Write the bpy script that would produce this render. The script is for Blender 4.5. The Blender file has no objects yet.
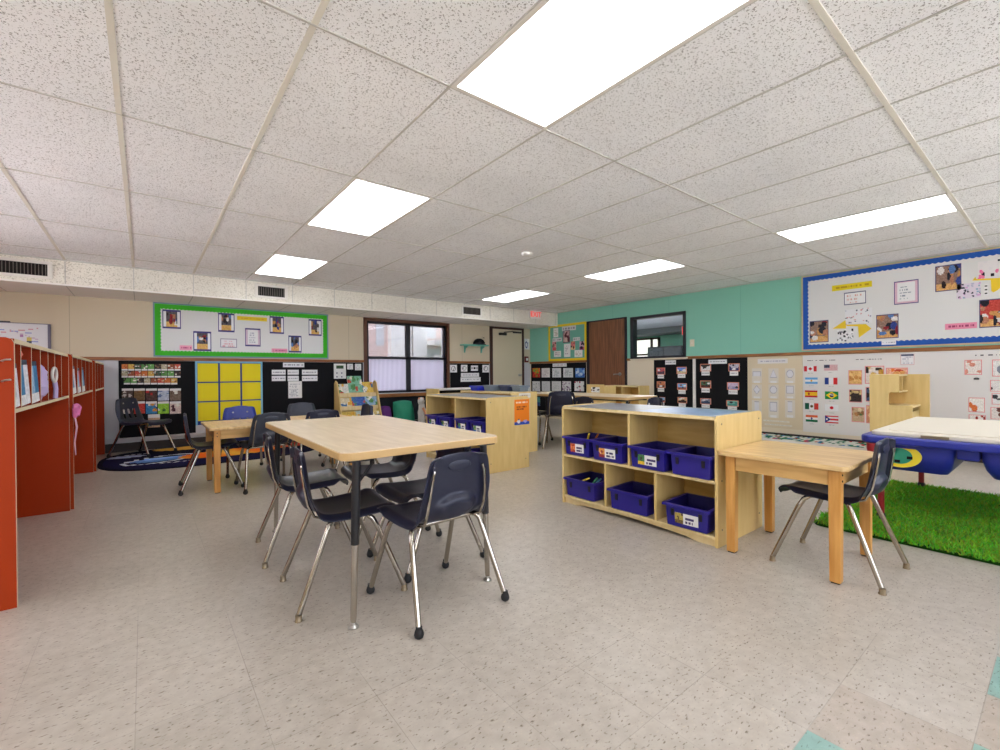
import bpy, math, random
import numpy as np
from mathutils import Vector, Matrix
random.seed(7)
SC = bpy.context.scene
COL = SC.collection
PI = math.pi
# ------------------------------------------------------------------ camera model (measured from the ceiling grid and floor tiles)
F, YAW, PIT, ROLL, H = 451.651, .667809, -.003943, -.0081826, 1.037
fw = np.array([math.sin(YAW)*math.cos(PIT), math.cos(YAW)*math.cos(PIT), math.sin(PIT)])
rt = np.array([math.cos(YAW), -math.sin(YAW), 0.0]); up = np.cross(rt, fw)
rt, up = rt*math.cos(ROLL)+up*math.sin(ROLL), -rt*math.sin(ROLL)+up*math.cos(ROLL)
ZC = 2.3766          # ceiling
XR, YB = 7.30, 8.08  # right wall, back wall
XL, YN = -2.6, -2.6  # left wall, wall behind the camera
def ray(x, y): return fw+(x-500)/F*rt-(y-375)/F*up
def on_x(p, X): d = ray(*p); return Vector(d*X/d[0])+Vector((0, 0, H))
def on_y(p, Y): d = ray(*p); return Vector(d*Y/d[1])+Vector((0, 0, H))

# ------------------------------------------------------------------ materials
LIGHT, TINT, SKY, SUN, EXPO = 6.2, .46, 6.6, 48.0, 0.13
def lin(c):
    c = np.asarray(c, float)/255.0
    return np.where(c <= .04045, c/12.92, ((c+.055)/1.055)**2.4)
def L(c): return (*[float(v) for v in lin(c)], 1.0)
MATS = {}
def mat(name, col=(200, 200, 200), rough=.5, metal=0.0, spec=.5, build=None):
    if name in MATS: return MATS[name]
    m = bpy.data.materials.new(name); m.use_nodes = True
    nt = m.node_tree; b = nt.nodes['Principled BSDF']
    b.inputs['Base Color'].default_value = L(col)
    b.inputs['Roughness'].default_value = rough
    b.inputs['Metallic'].default_value = metal
    b.inputs['Specular IOR Level'].default_value = spec
    if build: build(nt, b)
    MATS[name] = m
    return m
def node(nt, t, **kw):
    n = nt.nodes.new(t)
    for k, v in kw.items():
        if k.startswith('i_'):
            key = k[2:]; n.inputs[int(key) if key.isdigit() else key].default_value = v
        else: setattr(n, k, v)
    return n
def coords(nt, scale=(1, 1, 1), rot=(0, 0, 0), kind='Object'):
    t = node(nt, 'ShaderNodeTexCoord'); mp = node(nt, 'ShaderNodeMapping')
    mp.inputs['Scale'].default_value = scale; mp.inputs['Rotation'].default_value = rot
    nt.links.new(t.outputs[kind], mp.inputs[0]); return mp.outputs[0]
def ramp(nt, src, stops):
    r = node(nt, 'ShaderNodeValToRGB'); e = r.color_ramp.elements
    while len(e) < len(stops): e.new(.5)
    for k, (p, c) in enumerate(stops): e[k].position = p; e[k].color = L(c)
    nt.links.new(src, r.inputs[0]); return r.outputs[0]
def mix(nt, fac, a, b, mode='MIX'):
    m = node(nt, 'ShaderNodeMix', data_type='RGBA', blend_type=mode)
    for s, v in ((0, fac), (6, a), (7, b)):
        if hasattr(v, 'is_linked') or hasattr(v, 'links'): nt.links.new(v, m.inputs[s])
        else: m.inputs[s].default_value = v
    return m.outputs[2]
def math_n(nt, op, a, b=None):
    m = node(nt, 'ShaderNodeMath', operation=op)
    for s, v in ((0, a), (1, b)):
        if v is None: continue
        if hasattr(v, 'links'): nt.links.new(v, m.inputs[s])
        else: m.inputs[s].default_value = v
    return m.outputs[0]
def wood(c1, c2, scale=(1.5, 14, 14), det=3):
    def f(nt, b):
        n = node(nt, 'ShaderNodeTexNoise'); n.inputs['Scale'].default_value = 3; n.inputs['Detail'].default_value = det
        nt.links.new(coords(nt, scale), n.inputs['Vector'])
        nt.links.new(ramp(nt, n.outputs['Fac'], [(.3, c1), (.7, c2)]), b.inputs['Base Color'])
    return f
def vcol(nt, b):
    a = node(nt, 'ShaderNodeAttribute', attribute_name='Col'); nt.links.new(a.outputs['Color'], b.inputs['Base Color'])
def pits(c, dark, size, thr=(.30, .42)):
    def f(nt, b):
        v = coords(nt, (1, 1, 1))
        n = node(nt, 'ShaderNodeTexNoise'); n.inputs['Scale'].default_value = size; n.inputs['Detail'].default_value = 1.5; n.inputs['Roughness'].default_value = .6
        nt.links.new(v, n.inputs['Vector'])
        n2 = node(nt, 'ShaderNodeTexNoise'); n2.inputs['Scale'].default_value = 1.3; nt.links.new(v, n2.inputs['Vector'])
        base = ramp(nt, n2.outputs['Fac'], [(.3, [k-6 for k in c]), (.7, [k+5 for k in c])])
        f_ = ramp(nt, n.outputs['Fac'], [(thr[0], (0, 0, 0)), (thr[1], (255, 255, 255))])
        nt.links.new(mix(nt, f_, L(dark), base), b.inputs['Base Color'])
        bp = node(nt, 'ShaderNodeBump'); bp.inputs['Strength'].default_value = .25; bp.inputs['Distance'].default_value = .004
        nt.links.new(f_, bp.inputs['Height']); nt.links.new(bp.outputs[0], b.inputs['Normal'])
    return f
def seams(c, axis, pitch, off, dark):
    def f(nt, b):
        s = node(nt, 'ShaderNodeSeparateXYZ'); nt.links.new(coords(nt), s.inputs[0])
        fr = math_n(nt, 'FRACT', math_n(nt, 'ADD', math_n(nt, 'DIVIDE', s.outputs[axis], pitch), off+10))
        ln = math_n(nt, 'LESS_THAN', fr, .006/pitch)
        n2 = node(nt, 'ShaderNodeTexNoise'); n2.inputs['Scale'].default_value = 1.1
        base = ramp(nt, n2.outputs['Fac'], [(.3, [k-5 for k in c]), (.7, [k+4 for k in c])])
        nt.links.new(mix(nt, ln, base, L(dark)), b.inputs['Base Color'])
    return f
def vinyl(nt, b):
    v = coords(nt)
    s = node(nt, 'ShaderNodeSeparateXYZ'); nt.links.new(v, s.inputs[0])
    a = node(nt, 'ShaderNodeAttribute', attribute_name='Col')
    n = node(nt, 'ShaderNodeTexNoise'); n.inputs['Scale'].default_value = 55; n.inputs['Detail'].default_value = 3
    nt.links.new(coords(nt, (1, 2.2, 1), (0, 0, .5)), n.inputs['Vector'])
    fleck = ramp(nt, n.outputs['Fac'], [(.30, (168, 158, 146)), (.40, (255, 255, 255)), (.62, (255, 255, 255)), (.72, (270, 268, 262))])
    n3 = node(nt, 'ShaderNodeTexNoise'); n3.inputs['Scale'].default_value = 1.4; n3.inputs['Detail'].default_value = 4; nt.links.new(v, n3.inputs['Vector'])
    wear = ramp(nt, n3.outputs['Fac'], [(.2, (240, 239, 238)), (.8, (255, 255, 255))])
    n5 = node(nt, 'ShaderNodeTexNoise'); n5.inputs['Scale'].default_value = 22; n5.inputs['Detail'].default_value = 4; nt.links.new(v, n5.inputs['Vector'])
    mott = ramp(nt, n5.outputs['Fac'], [(.35, (240, 238, 236)), (.65, (255, 255, 255))])
    n4 = node(nt, 'ShaderNodeTexVoronoi'); n4.inputs['Scale'].default_value = 14; nt.links.new(v, n4.inputs['Vector'])
    spot = ramp(nt, n4.outputs['Distance'], [(.03, (90, 82, 75)), (.055, (255, 255, 255))])
    c = mix(nt, 1.0, a.outputs['Color'], fleck, 'MULTIPLY'); c = mix(nt, 1.0, c, wear, 'MULTIPLY'); c = mix(nt, .5, c, spot, 'MULTIPLY')
    c = mix(nt, 1.0, c, mott, 'MULTIPLY')
    ln = None
    for ax, o in ((0, .03), (1, -.171)):
        fr = math_n(nt, 'FRACT', math_n(nt, 'ADD', math_n(nt, 'DIVIDE', math_n(nt, 'ADD', s.outputs[ax], o), .305), 50))
        l = math_n(nt, 'LESS_THAN', fr, .008); ln = l if ln is None else math_n(nt, 'MAXIMUM', ln, l)
    ms = node(nt, 'ShaderNodeTexNoise'); ms.inputs['Scale'].default_value = .8; nt.links.new(v, ms.inputs['Vector'])
    fade = ramp(nt, ms.outputs['Fac'], [(.42, (20, 20, 20)), (.62, (190, 190, 190))])
    c = mix(nt, math_n(nt, 'MULTIPLY', ln, fade), c, L((110, 100, 90)))
    nt.links.new(c, b.inputs['Base Color'])
    b.inputs['Roughness'].default_value = .30
def glass_build(nt, b):
    out = nt.nodes['Material Output']
    t = node(nt, 'ShaderNodeBsdfTransparent'); g = node(nt, 'ShaderNodeBsdfGlossy'); g.inputs['Roughness'].default_value = .03
    fr = node(nt, 'ShaderNodeFresnel'); fr.inputs[0].default_value = 1.35
    mx = node(nt, 'ShaderNodeMixShader'); nt.links.new(fr.outputs[0], mx.inputs[0]); nt.links.new(t.outputs[0], mx.inputs[1]); nt.links.new(g.outputs[0], mx.inputs[2])
    nt.links.new(mx.outputs[0], out.inputs[0])
def tint_build(nt, b):
    glass_build(nt, b)
    for n in nt.nodes:
        if n.type == 'BSDF_TRANSPARENT': n.inputs[0].default_value = (TINT, TINT, TINT, 1)
def frosted_build(nt, b):
    out = nt.nodes['Material Output']
    w = node(nt, 'ShaderNodeTexWave', wave_type='BANDS', bands_direction='X'); w.inputs['Scale'].default_value = 12; w.inputs['Distortion'].default_value = .6
    nt.links.new(coords(nt), w.inputs['Vector'])
    c = ramp(nt, w.outputs['Fac'], [(0, (158, 158, 172)), (1, (222, 222, 230))])
    d = node(nt, 'ShaderNodeBsdfDiffuse'); t = node(nt, 'ShaderNodeBsdfTranslucent')
    nt.links.new(c, d.inputs[0]); nt.links.new(c, t.inputs[0])
    mx = node(nt, 'ShaderNodeMixShader'); mx.inputs[0].default_value = .55
    nt.links.new(d.outputs[0], mx.inputs[1]); nt.links.new(t.outputs[0], mx.inputs[2]); nt.links.new(mx.outputs[0], out.inputs[0])
def emit(c, s):
    def f(nt, b):
        b.inputs['Emission Color'].default_value = L(c); b.inputs['Emission Strength'].default_value = s
    return f
def brick_build(nt, b):
    t = node(nt, 'ShaderNodeTexBrick'); t.inputs['Scale'].default_value = 4
    t.inputs['Color1'].default_value = L((222, 196, 190)); t.inputs['Color2'].default_value = L((210, 182, 176)); t.inputs['Mortar'].default_value = L((226, 214, 210))
    nt.links.new(coords(nt, (1, 1, 1), (PI/2, 0, 0)), t.inputs['Vector']); nt.links.new(t.outputs[0], b.inputs['Base Color'])
M_print = mat('printed_paper', rough=.62, spec=.3, build=vcol)
M_gloss = mat('printed_cover', rough=.3, build=vcol)
M_floor = mat('vinyl_tile', rough=.5, spec=.45, build=vinyl)
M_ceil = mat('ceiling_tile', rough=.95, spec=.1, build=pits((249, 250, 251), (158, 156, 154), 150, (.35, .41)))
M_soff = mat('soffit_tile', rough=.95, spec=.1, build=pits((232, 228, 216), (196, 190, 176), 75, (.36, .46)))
M_soffb = mat('soffit_underside', (240, 236, 230), .9, spec=.1)
M_tee = mat('tee_bar', (222, 218, 206), .6)
M_tee2 = mat('thin_tee_bar', (192, 190, 184), .6)
M_teal = mat('teal_wall', rough=.7, spec=.25, build=seams((140, 202, 182), 1, 1.22, .38, (120, 182, 164)))
M_beige = mat('beige_wall', rough=.75, spec=.25, build=seams((214, 201, 175), 0, 1.22, .62, (178, 166, 142)))
M_cream = mat('cream_wall', (232, 220, 196), .75, spec=.25)
M_white = mat('white_paint', (236, 234, 230), .6)
M_greyw = mat('pale_grey_wall', (206, 208, 212), .6)
M_trim = mat('brown_rail', rough=.45, build=wood((128, 76, 34), (172, 112, 56), (2, 2, 16)))
M_base = mat('dark_baseboard', (46, 38, 36), .5)
M_bronze = mat('bronze_frame', (66, 38, 30), .45)
M_dark = mat('dark_frame', (26, 24, 34), .4)
M_black = mat('black_paper', (24, 24, 27), .85, spec=.2)
M_maple = mat('maple_panel', rough=.42, build=wood((217, 186, 118), (227, 198, 132), (9, 9, 1.2)))
M_maple2 = mat('maple_edge', rough=.45, build=wood((226, 200, 142), (238, 216, 164), (9, 9, 1.2)))
M_inner = mat('maple_back', rough=.5, build=wood((206, 164, 84), (224, 188, 112), (1.2, 1.2, 9)))
M_butch = mat('butcher_block', rough=.35, build=wood((204, 164, 104), (238, 206, 150), (15, 1.3, 13), 4))
M_leg = mat('honey_wood_leg', rough=.4, build=wood((196, 136, 62), (224, 168, 92), (12, 12, 1)))
M_apron = mat('apron_wood', rough=.4, build=wood((208, 162, 92), (230, 188, 120), (1.2, 1.2, 12)))
M_lam = mat('table_laminate', rough=.28, build=wood((214, 192, 158), (234, 214, 184), (10, 1.3, 5), 4))
M_edge = mat('table_edge_band', (204, 168, 112), .4)
M_grey = mat('grey_laminate', rough=.3, build=wood((134, 138, 146), (158, 162, 170), (6, 2, 6)))
M_navy = mat('navy_plastic', (30, 33, 54), .36)
M_seat2 = mat('charcoal_plastic', (44, 48, 60), .4)
M_blue = mat('blue_plastic', (36, 52, 140), .36)
M_chrome = mat('chrome_tube', (176, 168, 156), .13, 1.0)
M_tan = mat('metal_glide', (150, 135, 110), .35, .8)
M_rubber = mat('black_rubber', (22, 22, 24), .6)
M_blackm = mat('black_metal', (24, 23, 26), .4)
M_bin = mat('purple_blue_bin', (40, 32, 136), .34)
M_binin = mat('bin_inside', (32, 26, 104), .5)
M_orange = mat('orange_red_laminate', (166, 54, 6), .55, spec=.2)
M_orange2 = mat('dark_orange_laminate', (150, 48, 8), .55, spec=.2)
M_cap = mat('cream_edging', (228, 212, 178), .5)
M_tub = mat('blue_tub', (40, 52, 160), .38)
M_lid = mat('ivory_lid', (232, 224, 206), .5)
M_yel = mat('yellow_sticker', (236, 214, 40), .5)
M_grn = mat('green_sticker', (30, 150, 118), .5)
M_red = mat('red_leg', (150, 24, 34), .4)
M_door = mat('cream_door', (214, 204, 176), .5)
M_wdoor = mat('brown_wood_door', rough=.4, build=wood((106, 66, 42), (146, 96, 64), (14, 14, .9), 5))
M_steel = mat('satin_steel', (190, 188, 182), .3, 1.0)
M_glass = mat('glass', build=glass_build)
M_tint = mat('tinted_glass', build=tint_build)
M_frost = mat('ribbed_privacy_film', build=frosted_build)
M_lens = mat('light_lens', (250, 250, 248), .4, build=emit((246, 249, 255), LIGHT))
M_brick = mat('pale_brick', rough=.9, build=brick_build)
M_vent = mat('vent_white', (226, 222, 214), .5)
M_hole = mat('vent_dark', (24, 20, 20), .9)
M_tealp = mat('teal_paint', (110, 186, 168), .5)
M_yframe = mat('yellow_border', (246, 212, 20), .55)
M_exit = mat('exit_letters', (255, 60, 50), .5, build=emit((255, 48, 40), .7))
M_rug = mat('printed_rug', rough=.95, spec=.1, build=vcol)
M_turf0 = mat('turf_backing', (30, 70, 18), .95, spec=.1)
def turf(nt, b):
    a = node(nt, 'ShaderNodeAttribute', attribute_name='Col'); nt.links.new(a.outputs['Color'], b.inputs['Base Color'])
M_turf = mat('turf_blade', rough=.6, spec=.2, build=turf)

# ------------------------------------------------------------------ mesh helpers
class MB:
    def __init__(s): s.v = []; s.f = []; s.m = []
    def add(s, vs, fs, m=0):
        o = len(s.v); s.v += [tuple(map(float, p)) for p in vs]
        s.f += [tuple(o+i for i in f) for f in fs]
        s.m += m if isinstance(m, list) else [m]*len(fs)
        return s
    def box(s, x0, x1, y0, y1, z0, z1, m=0, faces=None):
        fc = {'-z': (0, 3, 2, 1), '+z': (4, 5, 6, 7), '-y': (0, 1, 5, 4), '+x': (1, 2, 6, 5), '+y': (2, 3, 7, 6), '-x': (3, 0, 4, 7)}
        vs = [(x0, y0, z0), (x1, y0, z0), (x1, y1, z0), (x0, y1, z0), (x0, y0, z1), (x1, y0, z1), (x1, y1, z1), (x0, y1, z1)]
        return s.add(vs, list(fc.values()), [(faces or {}).get(k, m) for k in fc])
    def taper(s, r0, r1, z0, z1, m=0):   # rects (x0,x1,y0,y1)
        vs = [(r0[0], r0[2], z0), (r0[1], r0[2], z0), (r0[1], r0[3], z0), (r0[0], r0[3], z0), (r1[0], r1[2], z1), (r1[1], r1[2], z1), (r1[1], r1[3], z1), (r1[0], r1[3], z1)]
        return s.add(vs, [(0, 3, 2, 1), (4, 5, 6, 7), (0, 1, 5, 4), (1, 2, 6, 5), (2, 3, 7, 6), (3, 0, 4, 7)], m)
    def tube(s, pts, r, n=10, m=0, caps=True):
        P = [Vector(p) for p in pts]; R = r if isinstance(r, (list, tuple)) else [r]*len(P)
        vs = []; ref = None
        for i, p in enumerate(P):
            t = ((P[min(i+1, len(P)-1)]-p).normalized()+(p-P[max(i-1, 0)]).normalized()).normalized()
            if ref is None: ref = Vector((1, 0, 0)) if abs(t.x) < .8 else Vector((0, 1, 0))
            a = (ref-t*ref.dot(t)).normalized(); ref = a; b = t.cross(a)
            vs += [p+(a*math.cos(2*PI*k/n)+b*math.sin(2*PI*k/n))*R[i] for k in range(n)]
        fs = [(i*n+k, i*n+(k+1) % n, (i+1)*n+(k+1) % n, (i+1)*n+k) for i in range(len(P)-1) for k in range(n)]
        if caps: fs += [tuple(range(n-1, -1, -1)), tuple(range((len(P)-1)*n, len(P)*n))]
        return s.add(vs, fs, m)
    def lathe(s, c, prof, n=20, m=0, axis='z'):
        vs = []
        for r, z in prof:
            for k in range(n):
                a = 2*PI*k/n; q = (r*math.cos(a), r*math.sin(a), z)
                if axis == 'x': q = (q[2], q[0], q[1])
                if axis == 'y': q = (q[0], -q[2], q[1])
                vs.append((c[0]+q[0], c[1]+q[1], c[2]+q[2]))
        fs = [(i*n+k, i*n+(k+1) % n, (i+1)*n+(k+1) % n, (i+1)*n+k) for i in range(len(prof)-1) for k in range(n)]
        fs += [tuple(range(n-1, -1, -1)), tuple(range((len(prof)-1)*n, len(prof)*n))]
        return s.add(vs, fs, m)
    def prism(s, poly, o, U, V, N, d, m=0, side=None):
        o, U, V, N = map(Vector, (o, U, V, N)); n = len(poly)
        vs = [o+U*a+V*b for a, b in poly]+[o+U*a+V*b+N*d for a, b in poly]
        fs = [tuple(range(n-1, -1, -1)), tuple(range(n, 2*n))]+[(i, (i+1) % n, n+(i+1) % n, n+i) for i in range(n)]
        return s.add(vs, fs, [m, m]+[m if side is None else side]*n)
    def build(s, name, mats, parent=None, smooth=False, bevel=0.0, loc=None, seg=2):
        me = bpy.data.meshes.new(name)
        v = np.array(s.v)
        if loc is not None: v = v-np.array(loc)
        me.from_pydata(v.tolist(), [], s.f)
        for q in (mats if isinstance(mats, (list, tuple)) else [mats]): me.materials.append(q)
        me.polygons.foreach_set('material_index', s.m)
        if smooth: me.polygons.foreach_set('use_smooth', [True]*len(s.f))
        me.update()
        o = bpy.data.objects.new(name, me); COL.objects.link(o)
        if loc is not None: o.location = loc
        if parent: o.parent = parent
        if bevel:
            b = o.modifiers.new('bevel', 'BEVEL'); b.width = bevel; b.segments = seg; b.limit_method = 'ANGLE'; b.angle_limit = .7
        if smooth and bevel == 0:
            try: me.set_sharp_from_angle(angle=.7)
            except Exception: pass
        return o
def tag(o, label, cat, group=None, kind=None):
    o['label'] = label; o['category'] = cat
    if group: o['group'] = group
    if kind: o['kind'] = kind
    return o
def thing(name, label, cat, loc=(0, 0, 0), rz=0, group=None):
    o = bpy.data.objects.new(name, None); COL.objects.link(o); o.empty_display_size = .1
    o.location = loc; o.rotation_euler = (0, 0, rz)
    return tag(o, label, cat, group)
def struct(o): o['kind'] = 'structure'; return o
def dup(root, loc, rz, label, group=None):
    r = root.copy(); COL.objects.link(r); r.location = loc; r.rotation_euler = (0, 0, rz); r['label'] = label
    if group: r['group'] = group
    for ch in list(root.children):
        c = ch.copy(); COL.objects.link(c); c.parent = r
        for g in list(ch.children):
            d = g.copy(); COL.objects.link(d); d.parent = c
    return r
def setcol(me, cols):
    a = me.color_attributes.new('Col', 'FLOAT_COLOR', 'CORNER')
    arr = np.ones((len(me.loops), 4), np.float32); arr[:, :3] = lin(np.clip(cols, 0, 255)); a.data.foreach_set('color', arr.ravel())
def panel(name, BL, U, V, w, h, t, draw, n=(12, 12), parent=None, side=(232, 230, 225), mt=None, rise=None):
    """flat printed sheet: BL lower-left of its face, U right, V up, thickness t behind the face"""
    U, V, BL = Vector(U).normalized(), Vector(V).normalized(), Vector(BL); N = U.cross(V); nx, ny = n
    c = BL+U*w/2+V*h/2
    def P(a, b, d): return BL+U*(w*a)+V*(h*b)-N*d-c
    vs = [P(i/nx, j/ny, -(rise(i/nx, j/ny) if rise else 0)) for j in range(ny+1) for i in range(nx+1)]
    fs = [(j*(nx+1)+i, j*(nx+1)+i+1, (j+1)*(nx+1)+i+1, (j+1)*(nx+1)+i) for j in range(ny) for i in range(nx)]
    uu, vv = np.meshgrid((np.arange(nx)+.5)/nx, (np.arange(ny)+.5)/ny)
    cols = np.repeat(np.asarray(draw(uu.ravel(), vv.ravel()), float), 4, axis=0)
    o = len(vs); vs += [P(0, 0, 0), P(1, 0, 0), P(1, 1, 0), P(0, 1, 0), P(0, 0, t), P(1, 0, t), P(1, 1, t), P(0, 1, t)]
    fs += [(o+4, o+7, o+6, o+5), (o, o+4, o+5, o+1), (o+1, o+5, o+6, o+2), (o+2, o+6, o+7, o+3), (o+3, o+7, o+4, o)]
    cols = np.vstack([cols, np.tile(np.array(side, float), (20, 1))])
    me = bpy.data.meshes.new(name); me.from_pydata([tuple(v) for v in vs], [], fs); me.materials.append(mt or M_print); setcol(me, cols); me.update()
    ob = bpy.data.objects.new(name, me); COL.objects.link(ob); ob.location = c
    if parent: ob.parent = parent
    return ob
def sheet(name, label, cat, pl, tl, br, draw, n=(12, 12), group=None, off=.004, t=.003, tilt=0):
    """a sheet on the right (R) or back (B) wall between two measured corners; off = gap from the wall to its face"""
    if pl == 'R':
        a, b = on_x(tl, XR-off), on_x(br, XR-off); BL = (XR-off, a.y, b.z); U = (0, -1, 0); w = a.y-b.y
    else:
        a, b = on_y(tl, YB-off), on_y(br, YB-off); BL = (a.x, YB-off, b.z); U = (1, 0, 0); w = b.x-a.x
    o = panel(name, BL, U, (0, 0, 1), w, a.z-b.z, t, draw, n)
    if tilt: o.rotation_euler = (0, tilt, 0) if pl == 'B' else (tilt, 0, 0)
    return tag(o, label, cat, group)
# ------------------------------------------------------------------ printed pictures (patterns of colour on paper)
def solid(c): return lambda u, v: np.tile(np.array(c, float), (len(u), 1))
def put(a, m, c): a[m] = np.array(c, float)
KIDS = [(42, 30, 30), (188, 128, 98), (48, 66, 142), (228, 224, 220), (150, 40, 48), (36, 36, 48), (206, 150, 84), (90, 130, 190)]
def photo(seed, bg=(150, 130, 120), low=(222, 172, 98), pal=None, border=None, bw=.09, nb=9, split=.36):
    def f(u, v):
        r = np.random.RandomState(seed); a = np.tile(np.array(bg, float), (len(u), 1)); put(a, v < split, low)
        for k in range(nb):
            c = (pal or KIDS)[r.randint(len(pal or KIDS))]; x, y = r.rand(), .2+.75*r.rand(); rx, ry = .07+.13*r.rand(), .07+.13*r.rand()
            put(a, ((u-x)/rx)**2+((v-y)/ry)**2 < 1, c)
        a += r.randn(len(u), 1)*9
        if border is not None: put(a, (u < bw) | (u > 1-bw) | (v < bw) | (v > 1-bw), border)
        return a
    return f
def framed(inner, mat_c, border, bw=.07, mw=.2):
    def f(u, v):
        a = inner(np.clip((u-mw)/(1-2*mw), 0, 1), np.clip((v-.1)/.82, 0, 1))
        put(a, (u < mw) | (u > 1-mw) | (v < .1) | (v > .92), mat_c); put(a, (u < bw) | (u > 1-bw) | (v < bw) | (v > 1-bw), border); return a
    return f
def scribble(seed, bg=(240, 239, 236), ink=(90, 90, 96), rows=6, border=None, dens=.6, bw=.06, m=.12):
    def f(u, v):
        r = np.random.RandomState(seed); a = np.tile(np.array(bg, float), (len(u), 1))
        row = np.floor((v-m)/(1-2*m)*rows*2).astype(int); cell = np.floor(u*40).astype(int)
        noise = r.rand(500, 50); endx = .55+.4*r.rand(500)
        ins = (u > m) & (v > m) & (v < 1-m) & (row % 2 == 0) & (u < endx[np.clip(row, 0, 499)])
        put(a, ins & (noise[np.clip(row, 0, 499), np.clip(cell, 0, 49)] < dens), ink)
        if border is not None: put(a, (u < bw) | (u > 1-bw) | (v < bw) | (v > 1-bw), border)
        return a
    return f
def strip(seed, bg, ink): return lambda u, v: _strip(seed, bg, ink, u, v)
def _strip(seed, bg, ink, u, v):
    r = np.random.RandomState(seed); n = r.rand(80); a = np.tile(np.array(bg, float), (len(u), 1))
    c = np.floor(u*36).astype(int); put(a, (u > .07) & (u < .93) & (v > .3) & (v < .68) & (n[c] < .72) & (c % 7 != 0), ink); return a
def capt(pic, frac, cap=(240, 238, 236), narrow=0):
    def f(u, v):
        a = pic(u, np.clip((v-frac)/(1-frac), 0, 1)); put(a, v < frac, cap); put(a, (v < frac*.6) & (v > frac*.35) & (u > .25) & (u < .75), (150, 150, 155)); return a
    return f
W_, R_, B_, K_ = (240, 240, 240), (214, 36, 44), (44, 66, 150), (40, 40, 60)
def flag(kind):
    def f(u, v):
        a = np.tile(np.array(W_, float), (len(u), 1))
        e = lambda x, y, rx, ry: ((u-x)/rx)**2+((v-y)/ry)**2 < 1
        if kind == 'canada':
            put(a, (u < .26) | (u > .74), R_); put(a, (abs(u-.5)+abs(v-.5)*.6 < .17), R_); put(a, (abs(u-.5) < .03) & (v < .4) & (v > .2), R_)
        elif kind == 'usa':
            put(a, np.floor(v*13).astype(int) % 2 == 0, (200, 60, 76)); put(a, (u < .42) & (v > .46), K_)
            put(a, (u < .42) & (v > .46) & (np.floor(u*30).astype(int) % 3 == 1) & (np.floor(v*26).astype(int) % 3 == 1), (150, 156, 190))
        elif kind == 'argentina':
            put(a, (v > .66) | (v < .33), (98, 168, 222)); put(a, e(.5, .5, .08, .14), (232, 170, 60))
        elif kind == 'france': put(a, u < .33, (44, 70, 150)); put(a, u > .67, (226, 50, 50))
        elif kind == 'spain':
            put(a, u > -1, (198, 30, 36)); put(a, (v > .26) & (v < .74), (246, 196, 30)); put(a, e(.32, .5, .08, .18), (170, 60, 40))
        elif kind == 'brazil':
            put(a, u > -1, (22, 140, 66)); put(a, abs(u-.5)/.42+abs(v-.5)/.42 < 1, (250, 214, 30)); put(a, e(.5, .5, .16, .24), (30, 40, 110)); put(a, e(.5, .5, .16, .24) & (abs(v-.55+.2*(u-.5)) < .04), W_)
        elif kind == 'mexico':
            put(a, u < .33, (20, 96, 70)); put(a, u > .67, (220, 60, 50)); put(a, e(.5, .5, .1, .2), (110, 90, 50))
        elif kind == 'japan': put(a, e(.5, .5, .13, .22), (214, 30, 50))
        elif kind == 'india':
            put(a, v > .66, (236, 110, 60)); put(a, v < .33, (20, 110, 70)); put(a, e(.5, .5, .08, .14), (60, 70, 150))
        elif kind == 'puerto':
            put(a, np.floor(v*5).astype(int) % 2 == 0, (214, 50, 60)); put(a, (u < .46*(1-abs(v-.5)*2)), (40, 60, 140)); put(a, e(.16, .5, .07, .13), W_)
        put(a, (u < .02) | (u > .98) | (v < .03) | (v > .97), (226, 226, 226)); return a
    return f
ORD = ['first', 'second', 'third', 'fourth', 'fifth', 'sixth', 'seventh', 'eighth', 'ninth']
# ------------------------------------------------------------------ the setting
def quadgrid_wall(name, plane, pos, a0, a1, z0, z1, holes, zsplit, mats, thick, sign):
    """wall on plane x or y with rectangular holes; material 0 above zsplit and 1 below"""
    A = sorted({a0, a1, *[h[0] for h in holes], *[h[1] for h in holes]}); Z = sorted({z0, z1, zsplit, *[h[2] for h in holes], *[h[3] for h in holes]})
    m = MB()
    for i in range(len(A)-1):
        for j in range(len(Z)-1):
            ca, cz = (A[i]+A[i+1])/2, (Z[j]+Z[j+1])/2
            if any(h[0] < ca < h[1] and h[2] < cz < h[3] for h in holes): continue
            k = 0 if cz > zsplit else 1; p0, p1 = sorted((pos, pos+sign*thick))
            if plane == 'x': m.box(p0, p1, A[i], A[i+1], Z[j], Z[j+1], k)
            else: m.box(A[i], A[i+1], p0, p1, Z[j], Z[j+1], k)
    return struct(m.build(name, mats))
# floor of square vinyl tiles
xs = [-.03+.305*k for k in range(-9, 26)]; ys = [.171+.305*k for k in range(-10, 28)]
fm = MB(); cols = []
rr = np.random.RandomState(3)
for i in range(len(xs)-1):
    for j in range(len(ys)-1):
        fm.add([(xs[i], ys[j], 0), (xs[i+1], ys[j], 0), (xs[i+1], ys[j+1], 0), (xs[i], ys[j+1], 0)], [(0, 1, 2, 3)])
        c = np.array((196, 188, 176), float)+rr.randn()*1.8
        ti, tj = round((xs[i]+.03)/.305), round((ys[j]-.171)/.305)
        if (ti, tj) in ((7, -1), (5, -1), (4, 0)): c = np.array((146, 186, 176.))
        if (ti, tj) in ((5, 0), (6, -1)): c = np.array((188, 176, 162.))
        cols += [c]*4
fl = struct(fm.build('floor', M_floor)); setcol(fl.data, np.array(cols))
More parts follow.
